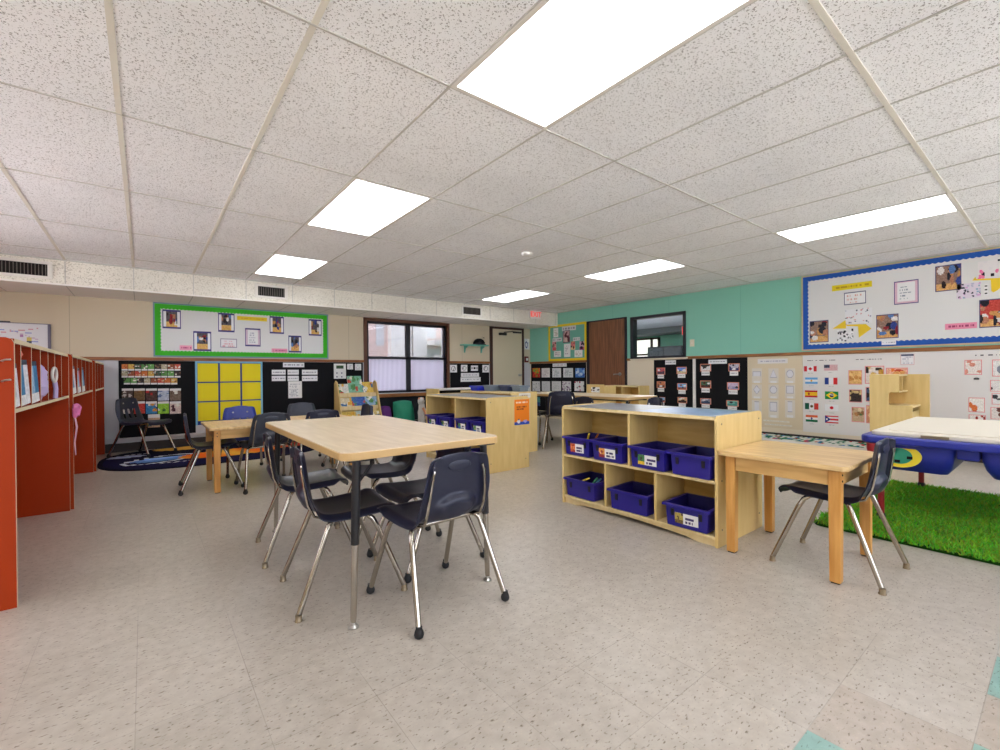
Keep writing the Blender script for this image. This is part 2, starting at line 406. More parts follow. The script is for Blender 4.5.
# ceiling of 2x4 tiles and its tee bars
AX = [-.0875+.61*k for k in range(-5, 14)]; BY = [.5775+1.2154*k for k in range(-3, 7)]
struct(MB().box(XL, XR+.1, YN, YB+.1, ZC, ZC+.05).build('ceiling', M_ceil))
tm = MB()
for k, x in enumerate(AX):
    if XL < x < XR:
        wd, mi = (.012, 0) if k-5 in (-1, 0, 1, -2, -3) else (.0055, 1)
        tm.box(x-wd, x+wd, YN, 7.15, ZC-.004, ZC+.002, mi)
for k, y in enumerate(BY):
    if YN < y < 7.1:
        wd, mi = (.012, 0) if k-3 in (0, -1) else (.0055, 1)
        tm.box(XL, XR, y-wd, y+wd, ZC-.0045, ZC+.002, mi)
tm.box(XR-.02, XR, YN, 7.15, ZC-.006, ZC, 1); tm.box(XL, XR, 7.132, 7.152, ZC-.012, ZC, 1)
struct(tm.build('ceiling_grid', [M_tee, M_tee2]))
# soffit over the back wall
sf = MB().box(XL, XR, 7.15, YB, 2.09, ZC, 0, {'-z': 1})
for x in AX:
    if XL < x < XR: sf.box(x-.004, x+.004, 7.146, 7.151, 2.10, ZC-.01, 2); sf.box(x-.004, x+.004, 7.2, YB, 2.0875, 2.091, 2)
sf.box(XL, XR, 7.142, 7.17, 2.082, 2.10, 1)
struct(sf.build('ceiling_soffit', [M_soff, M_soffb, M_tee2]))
quadgrid_wall('wall_right', 'x', XR, YN, YB, 0, ZC, [(4.12, 5.19, 1.30, 2.06)], 1.28, [M_teal, M_cream], .12, 1)
quadgrid_wall('wall_back', 'y', YB, XL, XR+.12, 0, ZC, [(3.24, 4.96, .68, 2.05)], 1.28, [M_beige, M_greyw], .16, 1)
WL = (2.6, 6.4, .75, 2.05)  # unseen window, added so daylight lifts the left of the ceiling
quadgrid_wall('wall_left', 'x', XL, YN, YB+.16, 0, ZC, [WL], 1.28, [M_beige, M_cream], .12, -1)
m = MB()
for q in ((WL[0], WL[0]+.05, .75, 2.05), (WL[1]-.05, WL[1], .75, 2.05), (WL[0], WL[1], .75, .80), (WL[0], WL[1], 2.0, 2.05), (4.47, 4.53, .75, 2.05)): m.box(XL-.12, XL+.01, *q)
w_ = struct(m.build('window_6', M_bronze)); MB().box(XL-.07, XL-.064, WL[0]+.05, WL[1]-.05, .8, 2.0).build('pane', M_glass, w_)
NW = [(-2.2, 1.4, .75, 2.12), (2.0, 6.6, .75, 2.12)]  # unseen windows added to brighten the ceiling with sky and ground bounce
quadgrid_wall('wall_near', 'y', YN, XL-.1, XR+.12, 0, ZC, NW, 1.28, [M_beige, M_cream], .12, -1)
for k, (x0, x1, z0, z1) in enumerate(NW):
    m = MB()
    for q in ((x0, x0+.05, z0, z1), (x1-.05, x1, z0, z1), (x0, x1, z0, z0+.05), (x0, x1, z1-.05, z1), ((x0+x1)/2-.03, (x0+x1)/2+.03, z0, z1)): m.box(q[0], q[1], YN-.12, YN+.01, q[2], q[3])
    w_ = struct(m.build('window_%d' % (k+4), M_bronze)); MB().box(x0+.05, x1-.05, YN-.07, YN-.064, z0+.05, z1-.05).build('pane', M_glass, w_)
# chair rails
struct(MB().box(XL, 3.19, YB-.022, YB, 1.255, 1.30).build('trim_1', M_trim, bevel=.004))
struct(MB().box(5.0, 6.08, YB-.022, YB, 1.255, 1.30).build('trim_2', M_trim, bevel=.004))
struct(MB().box(XR-.022, XR, YN, 4.09, 1.255, 1.30).build('trim_3', M_trim, bevel=.004))
struct(MB().box(XR-.022, XR, 5.22, 5.30, 1.255, 1.30).build('trim_4', M_trim, bevel=.004))
struct(MB().box(XR-.022, XR, 6.28, YB, 1.255, 1.30).build('trim_5', M_trim, bevel=.004))
struct(MB().box(XL, 6.08, YB-.016, YB, 0, .12).build('baseboard_back', M_base))
struct(MB().box(XR-.016, XR, YN, 5.32, 0, .13).build('baseboard_right', M_base))
# ---- back window: two double-hung units
def window_back():
    w = MB()
    for x0, x1, z0, z1 in ((3.18, 3.24, .66, 2.08), (4.96, 5.02, .66, 2.08), (3.18, 5.02, 2.03, 2.085)): w.box(x0, x1, YB-.03, YB+.16, z0, z1)
    o = struct(w.build('window_1', mat('brown_window_frame', (104, 62, 40), .5), bevel=.004))
    MB().box(3.14, 5.06, YB-.075, YB+.05, .60, .665).build('window_sill', M_trim, o, bevel=.006)
    fr = MB()
    for x0, x1 in ((3.24, 4.10), (4.10, 4.96)):
        fr.box(x0, x0+.05, YB+.03, YB+.09, .665, 2.03); fr.box(x1-.05, x1, YB+.03, YB+.09, .665, 2.03)
        for z0, z1 in ((.665, .72), (1.325, 1.375), (1.985, 2.03)): fr.box(x0, x1, YB+.03, YB+.09, z0, z1)
    fr.build('sash_frame', M_dark, o, bevel=.004)
    for k, (x0, x1) in enumerate(((3.29, 4.05), (4.15, 4.91))):
        MB().box(x0, x1, YB+.055, YB+.061, 1.375, 1.985).build('upper_pane', M_tint, o)
        MB().box(x0, x1, YB+.045, YB+.051, .72, 1.325).build('lower_pane', M_frost, o)
window_back()
# ---- building and ground seen through it
b = thing('neighbouring_building', 'pale brick building with white pilasters and a balcony outside the window', 'building', (6, 13, 0))
def bpart(n, mt, *bx):
    m = MB()
    for q in bx: m.box(*q)
    return m.build(n, mt, b)
bpart('brick_wall', M_brick, (-8, 8, 0, .3, -.6, 6))
bpart('pilaster', M_white, (-.12, .56, -.25, 0, -.6, 6)); bpart('pilaster', M_white, (.62, 1.10, -.25, 0, -.6, 6))
bpart('balcony', M_white, (1.12, 2.6, -.7, 0, 1.95, 2.10)); bpart('fence_panel', M_white, (1.12, 2.6, -.7, -.66, 1.55, 1.62))
bpart('window_unit', M_greyw, (1.16, 1.56, -.03, 0, 2.2, 3.8)); bpart('window_unit', M_greyw, (1.16, 1.7, -.03, 0, .6, 1.85)); bpart('window_unit', M_greyw, (-.5, -.25, -.03, 0, 1.9, 3.6))
struct(MB().box(-30, 40, -34, 45, -.62, -.6).build('ground', mat('pavement', (196, 192, 190), .9)))
# ---- interior window in the teal wall and the room beyond it
w2 = MB()
for y0, y1, z0, z1 in ((4.10, 4.15, 1.29, 2.08), (5.16, 5.22, 1.29, 2.08), (4.10, 5.22, 2.03, 2.08), (4.10, 5.22, 1.285, 1.325)): w2.box(XR-.02, XR+.12, y0, y1, z0, z1)
w2o = struct(w2.build('window_2', M_dark, bevel=.004))
MB().box(XR+.05, XR+.056, 4.15, 5.16, 1.325, 2.03).build('pane', M_glass, w2o)
MB().box(XR-.03, XR, 4.06, 5.22, 1.262, 1.287).build('window_stool', M_cream, w2o, bevel=.003)
struct(MB().box(XR+.12, 14, 3.0, 12.2, -.05, 0).build('floor_adjoining', mat('far_floor', (170, 165, 160), .5)))
struct(MB().box(XR+.12, 14, 3.0, 12.2, 2.45, 2.5).build('ceiling_adjoining', mat('far_ceiling', (206, 212, 230), .9)))
struct(MB().box(XR+.12, 14, 12.1, 12.2, 0, 2.45).build('wall_adjoining_back', M_teal))
struct(MB().box(XR+.12, 14, 2.95, 3.05, 0, 2.45).build('wall_adjoining_near', M_teal))
struct(MB().box(13.9, 14, 3.0, 12.2, 0, 2.45).build('wall_adjoining_right', M_teal))
struct(MB().box(XR+.0, XR+.12, YB+.16, 12.2, 0, 2.45).build('wall_adjoining_left', M_greyw))
struct(MB().box(12.9, 13.9, 3.05, 12.1, 2.28, 2.45).build('soffit_adjoining', mat('far_soffit', (110, 122, 130), .9)))
o = struct(MB().box(13.82, 13.9, 8.74, 8.80, .7, 2.22).box(13.82, 13.9, 9.96, 10.02, .7, 2.22).box(13.82, 13.9, 9.0, 9.08, .7, 2.22).box(13.82, 13.9, 8.74, 10.02, 2.16, 2.22).build('window_3', M_bronze))
MB().box(13.86, 13.9, 8.80, 9.96, .7, 2.16).build('bright_pane', mat('daylit_pane', (240, 240, 235), .6, build=emit((250, 252, 240), 1.0)), o)
MB().box(13.83, 13.86, 8.80, 9.96, 1.62, 1.68).build('meeting_rail', M_bronze, o)
def far_room():
    t = thing('storage_cabinet', 'dark tall cabinet in the room beyond the interior window', 'cabinet', (13.4, 8.2, 0))
    MB().box(-.4, .4, -.75, .45, 0, 1.85).build('body', mat('far_grey', (58, 64, 72), .6), t, bevel=.01)
    for y in (-.72, -.13): MB().box(-.43, -.4, y, y+.55, .1, 1.8).build('door', mat('far_grey2', (74, 82, 90), .6), t, bevel=.008)
    t = thing('copier', 'pale copier with blue top beyond the interior window', 'copier', (11.6, 7.35, 0))
    MB().box(-.35, .35, -.4, .4, 0, 1.0).build('body', mat('far_grey'), t, bevel=.02); MB().box(-.33, .33, -.38, .38, 1.0, 1.38).build('lid', mat('far_navy', (40, 56, 96), .5), t, bevel=.03)
    MB().add([(-.6, -.4, 1.15), (-.3, -.4, 1.3), (-.3, .3, 1.3), (-.6, .3, 1.15), (-.6, -.4, 1.13), (-.3, -.4, 1.28), (-.3, .3, 1.28), (-.6, .3, 1.13)], [(0, 1, 2, 3), (7, 6, 5, 4), (0, 4, 5, 1), (1, 5, 6, 2), (2, 6, 7, 3), (3, 7, 4, 0)]).build('tray', M_white, t)
    t = thing('exit_light', 'red lit exit light beyond the interior window', 'exit sign', (12.86, 7.22, 2.30))
    MB().box(-.03, .03, -.13, .13, -.16, .12).build('housing', M_white, t, bevel=.01); MB().box(-.036, -.03, -.11, .11, -.14, .1).build('lit_face', M_exit, t)
far_room()
# ---- doors
def door_cream():
    f = MB()
    for x0, x1, z0, z1 in ((6.08, 6.15, 0, 2.10), (7.02, 7.08, 0, 2.10), (6.08, 7.08, 2.04, 2.10)): f.box(x0, x1, YB-.035, YB, z0, z1)
    f = struct(f.build('door_1', M_bronze, bevel=.004))
    MB().box(6.15, 7.02, YB-.025, YB-.001, .01, 2.04).build('door_leaf', M_door, f, bevel=.004)
    MB().box(6.32, 6.52, YB-.085, YB-.025, 1.90, 1.955).build('closer_body', M_blackm, f, bevel=.01)
    MB().tube([(6.42, YB-.09, 1.965), (6.62, YB-.17, 1.985), (6.92, YB-.06, 1.99)], .011).box(6.74, 6.97, YB-.07, YB-.025, 1.965, 2.0).build('closer_arm', M_blackm, f)
    MB().lathe((6.93, YB-.025, .99), [(.032, 0), (.032, .006), (.014, .012), (.012, .04), (.026, .05), (.027, .066), (.016, .075)], 16, 0, 'y').build('door_knob', M_steel, f, smooth=True)
door_cream()
def door_brown():
    f = MB()
    for y0, y1, z0, z1 in ((6.20, 6.29, 0, 2.10), (5.30, 5.34, 0, 2.10), (5.30, 6.29, 2.07, 2.10)): f.box(XR-.03, XR, y0, y1, z0, z1)
    f = struct(f.build('door_2', M_dark, bevel=.003))
    MB().box(XR-.045, XR-.002, 5.34, 6.2, .01, 2.07).build('door_leaf', M_wdoor, f, bevel=.003)
    MB().lathe((XR-.045, 5.44, 1.0), [(.034, 0), (.034, -.008), (.012, -.012), (.012, -.05)], 14, 0, 'x').tube([(XR-.09, 5.44, 1.0), (XR-.095, 5.50, 1.0), (XR-.09, 5.56, .995)], .011).build('lever_handle', M_steel, f, smooth=True)
door_brown()
# ---- ceiling lights in the 2x4 grid
proto = None; kk = 0
where = {(2, 0): 'ceiling light panel nearest the camera, cut off by the top of the picture', (2, 2): 'ceiling light panel in the left row, second from the camera', (2, 4): 'ceiling light panel in the left row, nearest the back vents',
         (8, 0): 'long ceiling light panel near the blue-bordered whiteboard', (8, 2): 'ceiling light panel in the right row, second from the whiteboard', (8, 4): 'ceiling light panel in the right row, nearest the exit sign'}
for a in (-4, 2, 8):
    for bq in (-2, 0, 2, 4):
        cx, cy = -.0875+.61*(a+.5), .5775+1.2154*(bq+.5)
        lab = where.get((a, bq), 'ceiling light panel behind the camera' if bq < 0 else 'ceiling light panel above the wall left of the cubbies')
        if proto is None:
            proto = thing('ceiling_light', lab, 'ceiling light', (cx, cy, ZC), 0, 'ceiling light panels')
            fr = MB()
            for q in ((-.304, .304, -.607, -.585), (-.304, .304, .585, .607), (-.304, -.282, -.585, .585), (.282, .304, -.585, .585)): fr.box(*q, -.006, .0, 0)
            fr.build('frame', M_vent, proto)
            MB().box(-.283, .283, -.586, .586, -.0035, -.001).build('diffuser', M_lens, proto)
        else: dup(proto, (cx, cy, ZC), 0, lab)
# ---- air vents on the soffit
for k, (x0, x1, lab) in enumerate(((-1.3, -.80, 'left air vent on the soffit above the cubbies'), (1.24, 1.67, 'middle air vent on the soffit above the green-bordered board'), (4.72, 5.20, 'right air vent on the soffit above the teal shelf'))):
    t = thing('air_vent', lab, 'vent', ((x0+x1)/2, 7.146, 2.235), 0, 'soffit air vents'); hw = (x1-x0)/2
    fr = MB()
    for q in ((-hw, hw, .066, .098), (-hw, hw, -.098, -.066), (-hw, -hw+.04, -.066, .066), (hw-.04, hw, -.066, .066)): fr.box(q[0], q[1], -.012, 0, q[2], q[3])
    fr.build('frame', M_vent, t, bevel=.003); MB().box(-hw+.03, hw-.03, -.003, 0, -.07, .07).build('dark_opening', M_hole, t)
    lv = MB(); n = int((2*hw-.08)/.028)
    for i in range(n):
        x = -hw+.04+(i+.5)*(2*hw-.08)/n; lv.box(x-.002, x+.002, -.011, -.003, -.066, .066)
    lv.build('louvres', mat('louvre_grey', (120, 112, 104), .5), t)
# ---- exit sign hanging at the soffit
t = thing('exit_sign', 'small lit exit sign with red letters at the right end of the soffit', 'exit sign', (6.58, 7.14, 2.28))
MB().box(-.15, .15, -.05, 0, -.09, .09).build('housing', M_white, t, bevel=.008); MB().box(-.02, .02, -.03, .0, .09, .10).build('canopy', M_white, t)
tc = bpy.data.curves.new('letters', 'FONT'); tc.body = 'EXIT'; tc.size = .15; tc.align_x = 'CENTER'; tc.align_y = 'CENTER'; tc.extrude = .002; tc.offset = .001
tq = bpy.data.objects.new('text', tc); COL.objects.link(tq); bpy.context.view_layer.update()
to = bpy.data.objects.new('letters', bpy.data.meshes.new_from_object(tq.evaluated_get(bpy.context.evaluated_depsgraph_get()))); bpy.data.objects.remove(tq); COL.objects.link(to); to.data.materials.clear(); to.data.materials.append(M_exit); to.parent = t; to.location = (0, -.052, 0); to.rotation_euler = (PI/2, 0, 0)
t = thing('smoke_detector', 'round smoke detector on the ceiling tiles', 'smoke detector', (3.37, 3.77, ZC))
MB().lathe((0, 0, 0), [(.062, 0), (.062, -.012), (.05, -.03), (.02, -.036)], 24).build('body', M_white, t, smooth=True)
MB().lathe((0, 0, 0), [(.053, -.020), (.055, -.022), (.053, -.026), (.046, -.03)], 24).build('vent_ring', mat('grey_ring', (120, 118, 114), .6), t, smooth=True)
# ------------------------------------------------------------------ chairs
def catmull(P, n):
    P = [Vector(p) for p in P]; Q = [P[0]*2-P[1]]+P+[P[-1]*2-P[-2]]; out = []
    for i in range(1, len(Q)-2):
        for k in range(n):
            t = k/n; a, b, c, d = Q[i-1:i+3]
            out.append(.5*((2*b)+(c-a)*t+(2*a-5*b+4*c-d)*t*t+(3*b-a-3*c+d)*t**3))
    return out+[P[-1]]
def bake(o):
    dg = bpy.context.evaluated_depsgraph_get(); dg.update()
    me = bpy.data.meshes.new_from_object(o.evaluated_get(dg)); o.modifiers.clear(); o.data = me
def shell_mesh(name, kind, mt, parent):
    # profile in (y, z, half width); the chair faces +y
    prof = [(.204, .362, .168), (.202, .394, .182), (.165, .408, .19), (.08, .403, .192), (-.03, .396, .188), (-.115, .399, .18), (-.155, .425, .176), (-.174, .475, .174), (-.186, .54, .168), (-.196, .62, .157), (-.202, .675, .142), (-.204, .70, .116)]
    pts = catmull([(p[0], p[1], p[2]) for p in prof], 4); nr = len(pts); nx = 24
    vs = []; zs = []
    for r, p in enumerate(pts):
        hw = p.z*1.03
        if r < 4: hw *= (.90+.10*math.sin(r/4*PI/2))
        if r > nr-5: hw *= .80+.20*math.sqrt(max(0, 1-((r-(nr-5))/4.0)**2))
        for i in range(nx+1):
            u = -1+2*i/nx
            back = max(0, min(1, (p.y-.43)/.12)); y, z = p.x, p.y
            if p.y < .45 and p.x > -.16: z += .016*abs(u)**3-.006*(1-u*u)*(1 if p.x < .15 else .2)-.034*max(0, (abs(u)-.84)/.16)*(1 if p.x < .14 else .35)
            y += back*(.026*u*u-.012-.034*max(0, min(1, (abs(u)-.80)/.18)))
            if kind == 'oval' and p.x < -.14:
                e = 1-(u/.64)**2-((p.y-.462)/.058)**2
                if e > 0: y -= .030*min(1, e*1.8)
            if r > nr-5: z -= .018*u*u*(r-(nr-5))/4
            vs.append((u*hw, y, z)); zs.append(p.y)
    fs = []
    for r in range(nr-1):
        for i in range(nx):
            u = (-1+2*(i+.5)/nx); z = (pts[r].y+pts[r+1].y)/2; y = (pts[r].x+pts[r+1].x)/2
            if kind == 'slot' and y < -.1 and .445 < z < .56 and min(abs(u), abs(u-.42), abs(u+.42)) < .055: continue
            fs.append((r*(nx+1)+i, r*(nx+1)+i+1, (r+1)*(nx+1)+i+1, (r+1)*(nx+1)+i))
    me = bpy.data.meshes.new(name); me.from_pydata(vs, [], fs); me.materials.append(mt); me.update()
    o = bpy.data.objects.new(name, me); COL.objects.link(o)
    s = o.modifiers.new('s', 'SOLIDIFY'); s.thickness = .007; s.offset = 0
    s = o.modifiers.new('e', 'SUBSURF'); s.levels = 1; s.render_levels = 1
    bake(o); o.data.polygons.foreach_set('use_smooth', [True]*len(o.data.polygons)); o.parent = parent
    return o
def make_chair(kind, mt, ball, label):
    t = thing('school_chair', label, 'chair', (0, 0, 0))
    sh = shell_mesh('seat_shell', kind, mt, t)
    if kind == 'oval':   # raised grip moulding on the rear of the back
        g = MB().lathe((0, -.2155, .645), [(.06, 0), (.058, .002), (.05, .003)], 24, 0, 'y')
        g.v = [(x, y, .645+(z-.645)*.38) for x, y, z in g.v]; g.build('grip_moulding', mt, t, smooth=True)
    if kind == 'slot':
        for x in (-.07, .07): MB().lathe((x, -.210, .63), [(.009, 0), (.009, -.013), (.005, -.015)][::-1], 10, 0, 'y').build('rivet', M_steel, t, smooth=True)
    for s in (-1, 1):
        for fr in (1, -1):
            if fr == 1: p = [(s*.15, .05, .383), (s*.165, .065, .380), (s*.176, .085, .362), (s*.182, .108, .32), (s*.21, .222, .03)]
            else: p = [(s*.15, -.09, .381), (s*.168, -.10, .378), (s*.180, -.115, .36), (s*.186, -.13, .32), (s*.222, -.244, .03)]
            lg = MB().tube(p, .0122, 10).build('leg', M_chrome, t, smooth=True)
            q = p[-1]; d = (Vector(q)-Vector(p[-2])).normalized()
            if ball: MB().lathe((q[0]+d.x*.008, q[1]+d.y*.008, .0205), [(.008, -.0205), (.017, -.014), (.020, -.003), (.017, .010), (.013, .017), (.013, .026)], 14).build('rubber_foot', M_rubber, lg, smooth=True)
            else: MB().lathe((q[0]+d.x*.008, q[1]+d.y*.008, 0), [(.0155, 0), (.016, .005), (.0132, .009), (.0132, .028)], 14).build('glide', M_tan, lg, smooth=True)
        MB().tube([(s*.135, -.03, .385), (s*.14, -.12, .386), (s*.146, -.166, .405), (s*.147, -.192, .46), (s*.141, -.206, .54), (s*.132, -.215, .61), (s*.124, -.214, .635)], .006, 8).build('back_support', M_chrome, t, smooth=True)
    MB().tube([(-.152, .05, .383), (.152, .05, .383)], .0115, 10).build('crossbar', M_chrome, t, smooth=True)
    MB().tube([(-.152, -.09, .381), (.152, -.09, .381)], .0115, 10).build('crossbar', M_chrome, t, smooth=True)
    return t
GC = 'school chairs around the tables'
protos = {}
def chair(kind, mt, ball, x, y, face, label, sc=1.0, z=0):
    key = (kind, mt.name, ball)
    if key not in protos:
        protos[key] = o = make_chair(kind, mt, ball, label); o.location = (x, y, z); o.rotation_euler = (0, 0, face)
    else: o = dup(protos[key], (x, y, z), face, label)
    o['group'] = GC; o.scale = (sc, sc, sc); return o
FY, FX, BX, BYY = 0, -PI/2, PI/2, PI      # facing +y, +x, -x, -y
R = math.radians
chair('oval', M_navy, True, 1.052, 1.842, R(2), 'navy chair with its back to the camera at the near end of the large table')
chair('oval', M_navy, False, .768, 2.22, FX+R(-5), 'navy chair nearest the camera on the left side of the large laminate table')
chair('oval', M_navy, False, .772, 2.89, FX+R(-6), 'second navy chair on the left side of the large laminate table, behind the nearest one')
chair('oval', M_navy, True, 1.235, 2.27, BX+R(3), 'navy chair pushed under the right side of the large laminate table, nearer of the two')
chair('oval', M_navy, True, 1.235, 2.88, BX+R(-4), 'navy chair pushed under the right side of the large laminate table, farther of the two')
chair('oval', M_navy, False, 2.90, .79, R(-1), 'navy chair pulled up to the butcher-block table beside the artificial grass')
chair('oval', M_navy, True, .50, 4.98, FX+R(-3), 'navy chair at the left end of the small wooden table, beside the space rug')
chair('oval', M_seat2, True, .90, 4.71, R(2), 'charcoal chair, back to the camera, at the left front of the small wooden table')
chair('oval', M_navy, False, 1.38, 4.755, R(-2), 'navy chair between the large laminate table and the small wooden table')
chair('slot', M_blue, True, .85, 5.52, BYY+R(4), 'bright blue chair in front of the yellow paper chart')
chair('oval', M_seat2, True, 1.52, 5.66, BYY, 'charcoal chair behind the small wooden table, in front of the white labels')
chair('oval', M_navy, True, 1.80, 5.02, BX, 'navy chair seen edge-on in front of the book display')
chair('slot', M_navy, True, 0.0, 7.52, FX+R(-40), 'dark slotted chair standing on the space rug by the photo cards', 1.07, .012)
chair('oval', M_navy, False, 4.64, 4.47, FX+R(42), 'navy chair with chrome back rods at the left of the far laminate table', 1.13)
chair('oval', M_navy, True, 4.58, 5.05, FX+R(24), 'navy chair behind the one with chrome rods at the far laminate table', 1.1)
chair('oval', M_navy, True, 4.72, 3.92, FX+R(-4), 'navy chair top showing behind the middle of the large bin shelf', 1.04)
chair('oval', M_navy, True, 4.96, 3.42, R(0), 'navy chair top showing under the right end of the far laminate table', 1.04)
# ------------------------------------------------------------------ laminate tables
def rrect(x0, x1, y0, y1, r, n=6):
    out = []
    for cx, cy, a0 in ((x1-r, y0+r, -PI/2), (x1-r, y1-r, 0), (x0+r, y1-r, PI/2), (x0+r, y0+r, PI)):
        out += [(cx+r*math.cos(a0+PI/2*k/n), cy+r*math.sin(a0+PI/2*k/n)) for k in range(n+1)]
    return out
def laminate_table(label, cx, cy, w, l, h, r=.06):
    t = thing('activity_table', label, 'table', (cx, cy, 0))
    MB().prism(rrect(-w/2+.003, w/2-.003, -l/2+.003, l/2-.003, r), (0, 0, h-.004), (1, 0, 0), (0, 1, 0), (0, 0, 1), .004).build('tabletop', M_lam, t)
    MB().prism(rrect(-w/2, w/2, -l/2, l/2, r), (0, 0, h-.034), (1, 0, 0), (0, 1, 0), (0, 0, 1), .0305).build('edge_band', M_edge, t, bevel=.003)
    ap = MB()
    ap.box(-w/2+.10, w/2-.10, -l/2+.15, -l/2+.17, h-.06, h-.034); ap.box(-w/2+.10, w/2-.10, l/2-.17, l/2-.15, h-.06, h-.034)
    ap.box(-w/2+.13, -w/2+.15, -l/2+.1, l/2-.1, h-.06, h-.034); ap.box(w/2-.15, w/2-.13, -l/2+.1, l/2-.1, h-.06, h-.034)
    ap.build('apron_rail', M_blackm, t)
    for sx in (-1, 1):
        for sy in (-1, 1):
            x, y = sx*(w/2-.055), sy*(l/2-.05)
            x2 = x-sx*.02; lg = MB().tube([(x-sx*.010, y, .34), (x2, y, h-.034)], .0175, 14).box(x2-.045, x2+.045, y-.035, y+.04, h-.042, h-.034).build('leg', M_blackm, t, smooth=True)
            ins = MB().tube([(x, y, .02), (x-sx*.001, y, .04), (x-sx*.011, y, .37)], [.0105, .0125, .0145], 14).build('leg_insert', M_chrome, lg, smooth=True)
            MB().lathe((x, y, 0), [(.021, 0), (.022, .006), (.012, .014), (.010, .03)], 16).build('glide', M_steel, lg, smooth=True)
            MB().tube([(x, y, .56), (x-sx*.10, y-sy*.02, h-.06)], .006, 8).build('brace', M_blackm, lg)
    return t
t = laminate_table('large laminate activity table on black and chrome legs in the middle of the room', 1.012, 2.552, .79, 1.56, .725, .05)
t.rotation_euler = (0, 0, R(-.6))
laminate_table('laminate activity table beyond the large bin shelf, in front of the brown door', 4.99, 4.43, .70, 2.10, .725)
# ------------------------------------------------------------------ wooden tables
def wood_table(label, x0, x1, y0, y1, h, cut=.0):
    cx, cy = (x0+x1)/2, (y0+y1)/2; a, bq = (x1-x0)/2, (y1-y0)/2
    t = thing('wooden_table', label, 'table', (cx, cy, 0))
    c = .055
    poly = [(-a+c, -bq), (a-c, -bq), (a, -bq+c), (a, bq-c), (a-c, bq), (-a+c, bq), (-a, bq-c), (-a, -bq+c)]
    if not cut: poly = [(-a, -bq), (a, -bq), (a, bq), (-a, bq)]
    else: poly = [(-a, -bq+.02), (-a+.02, -bq), (a-c, -bq), (a, -bq+c), (a, bq-.02), (a-.02, bq), (-a+.02, bq), (-a, bq-.02)]
    MB().prism(poly, (0, 0, h-.024), (1, 0, 0), (0, 1, 0), (0, 0, 1), .024).build('tabletop', M_butch, t, bevel=.005)
    i = .045
    for n, q in (('apron', (-a+.09, a-.09, -bq+i, -bq+i+.018)), ('apron', (-a+.09, a-.09, bq-i-.018, bq-i)), ('apron', (-a+i, -a+i+.018, -bq+.09, bq-.09)), ('apron', (a-i-.018, a-i, -bq+.09, bq-.09))):
        MB().box(*q, h-.105, h-.024).build(n, M_apron, t, bevel=.002)
    for sx in (-1, 1):
        for sy in (-1, 1):
            x, y = sx*(a-.062), sy*(bq-.062)
            lg = MB().taper((x-.023, x+.023, y-.023, y+.023), (x-.026, x+.026, y-.026, y+.026), .006, h-.024).build('leg', M_leg, t, bevel=.004)
            MB().box(x-.018, x+.018, y-.018, y+.018, 0, .006).build('foot_pad', M_rubber, lg)
            for z in (h-.05, h-.08): MB().lathe((x, y-.026, z), [(.005, 0), (.005, .003)], 8, 0, 'y').build('bolt', M_rubber, lg)
    return t
wood_table('square butcher-block table on honey wood legs pushed against the bin shelf', 2.585, 3.225, .655, 1.275, .58, 1)
wood_table('small wooden table near the space rug, seen behind the left chairs', .44, 1.77, 4.62, 5.36, .58)
# ------------------------------------------------------------------ bin shelves
def bin_shelf(label, x0, x1, y0, y1, h, top_div, low_div, mid, back=.35):
    """double-sided shelf open towards -x; x0 is its front"""
    t = thing('storage_shelf', label, 'shelf', (x0, (y0+y1)/2, 0)); D = x1-x0; a = (y1-y0)/2; th = .018
    def side(sy):
        y = sy*a; yi = y-sy*th; ya, yb = min(y, yi), max(y, yi)
        c = .03; poly = [(0, 0), (D, 0), (D, h-c), (D-c*.3, h-c*.3), (D-c, h), (c, h), (c*.3, h-c*.3), (0, h-c)]
        o = MB().prism(poly, (0, yb, 0), (1, 0, 0), (0, 0, 1), (0, -1, 0), th).build('side_panel', M_maple, t, bevel=.003)
        for x, z in ((.05, h-.05), (D-.05, h-.05), (.05, mid), (D-.05, .1), (.05, .1)): MB().lathe((x, (ya if sy < 0 else yb)+sy*.0008, z), [(.006, 0), (.006, -sy*.0015)], 10, 0, 'y').build('screw_cap', M_tan, o)
    side(-1); side(1)
    yi = a-th
    MB().box(.006, D-.006, -yi, yi, h-.024, h-.006).build('top_panel', M_grey, t, bevel=.002)
    MB().box(.002, .006, -yi, yi, h-.026, h-.005).build('top_edge', M_maple2, t)
    MB().box(.004, D-.004, -yi, yi, mid-.018, mid).build('middle_shelf', M_maple2, t, bevel=.002)
    MB().box(.004, D-.004, -yi, yi, .045, .063).build('bottom_shelf', M_maple2, t, bevel=.002)
    # toe kick with its arched cut-out
    poly = [(-yi, 0), (-yi+.12, 0), (-yi+.2, .014), (-.1, .026), (.1, .026), (yi-.2, .014), (yi-.12, 0), (yi, 0), (yi, .045), (-yi, .045)]
    MB().prism([(-q[0], q[1]) for q in poly][::-1], (.02, 0, 0), (0, -1, 0), (0, 0, 1), (1, 0, 0), .016).build('toe_kick', M_maple2, t)
    MB().box(back, back+.012, -yi, yi, .063, h-.024).build('back_panel', M_inner, t)
    for y in top_div: MB().box(.006, back, y-(y0+y1)/2-.009, y-(y0+y1)/2+.009, mid, h-.024).build('divider', M_maple, t, bevel=.002)
    for y in low_div: MB().box(.006, back, y-(y0+y1)/2-.009, y-(y0+y1)/2+.009, .063, mid-.018).build('divider', M_maple, t, bevel=.002)
    return t
bin_shelf('large maple shelf with seven blue bins and a grey top, beside the butcher-block table', 2.625, 3.235, 1.285, 2.535, .775, [1.905], [2.11, 1.70], .39)
bin_shelf('maple shelf with an orange poster on its end panel, behind the large laminate table', 2.755, 3.335, 3.72, 4.99, .785, [4.33], [4.33], .39)
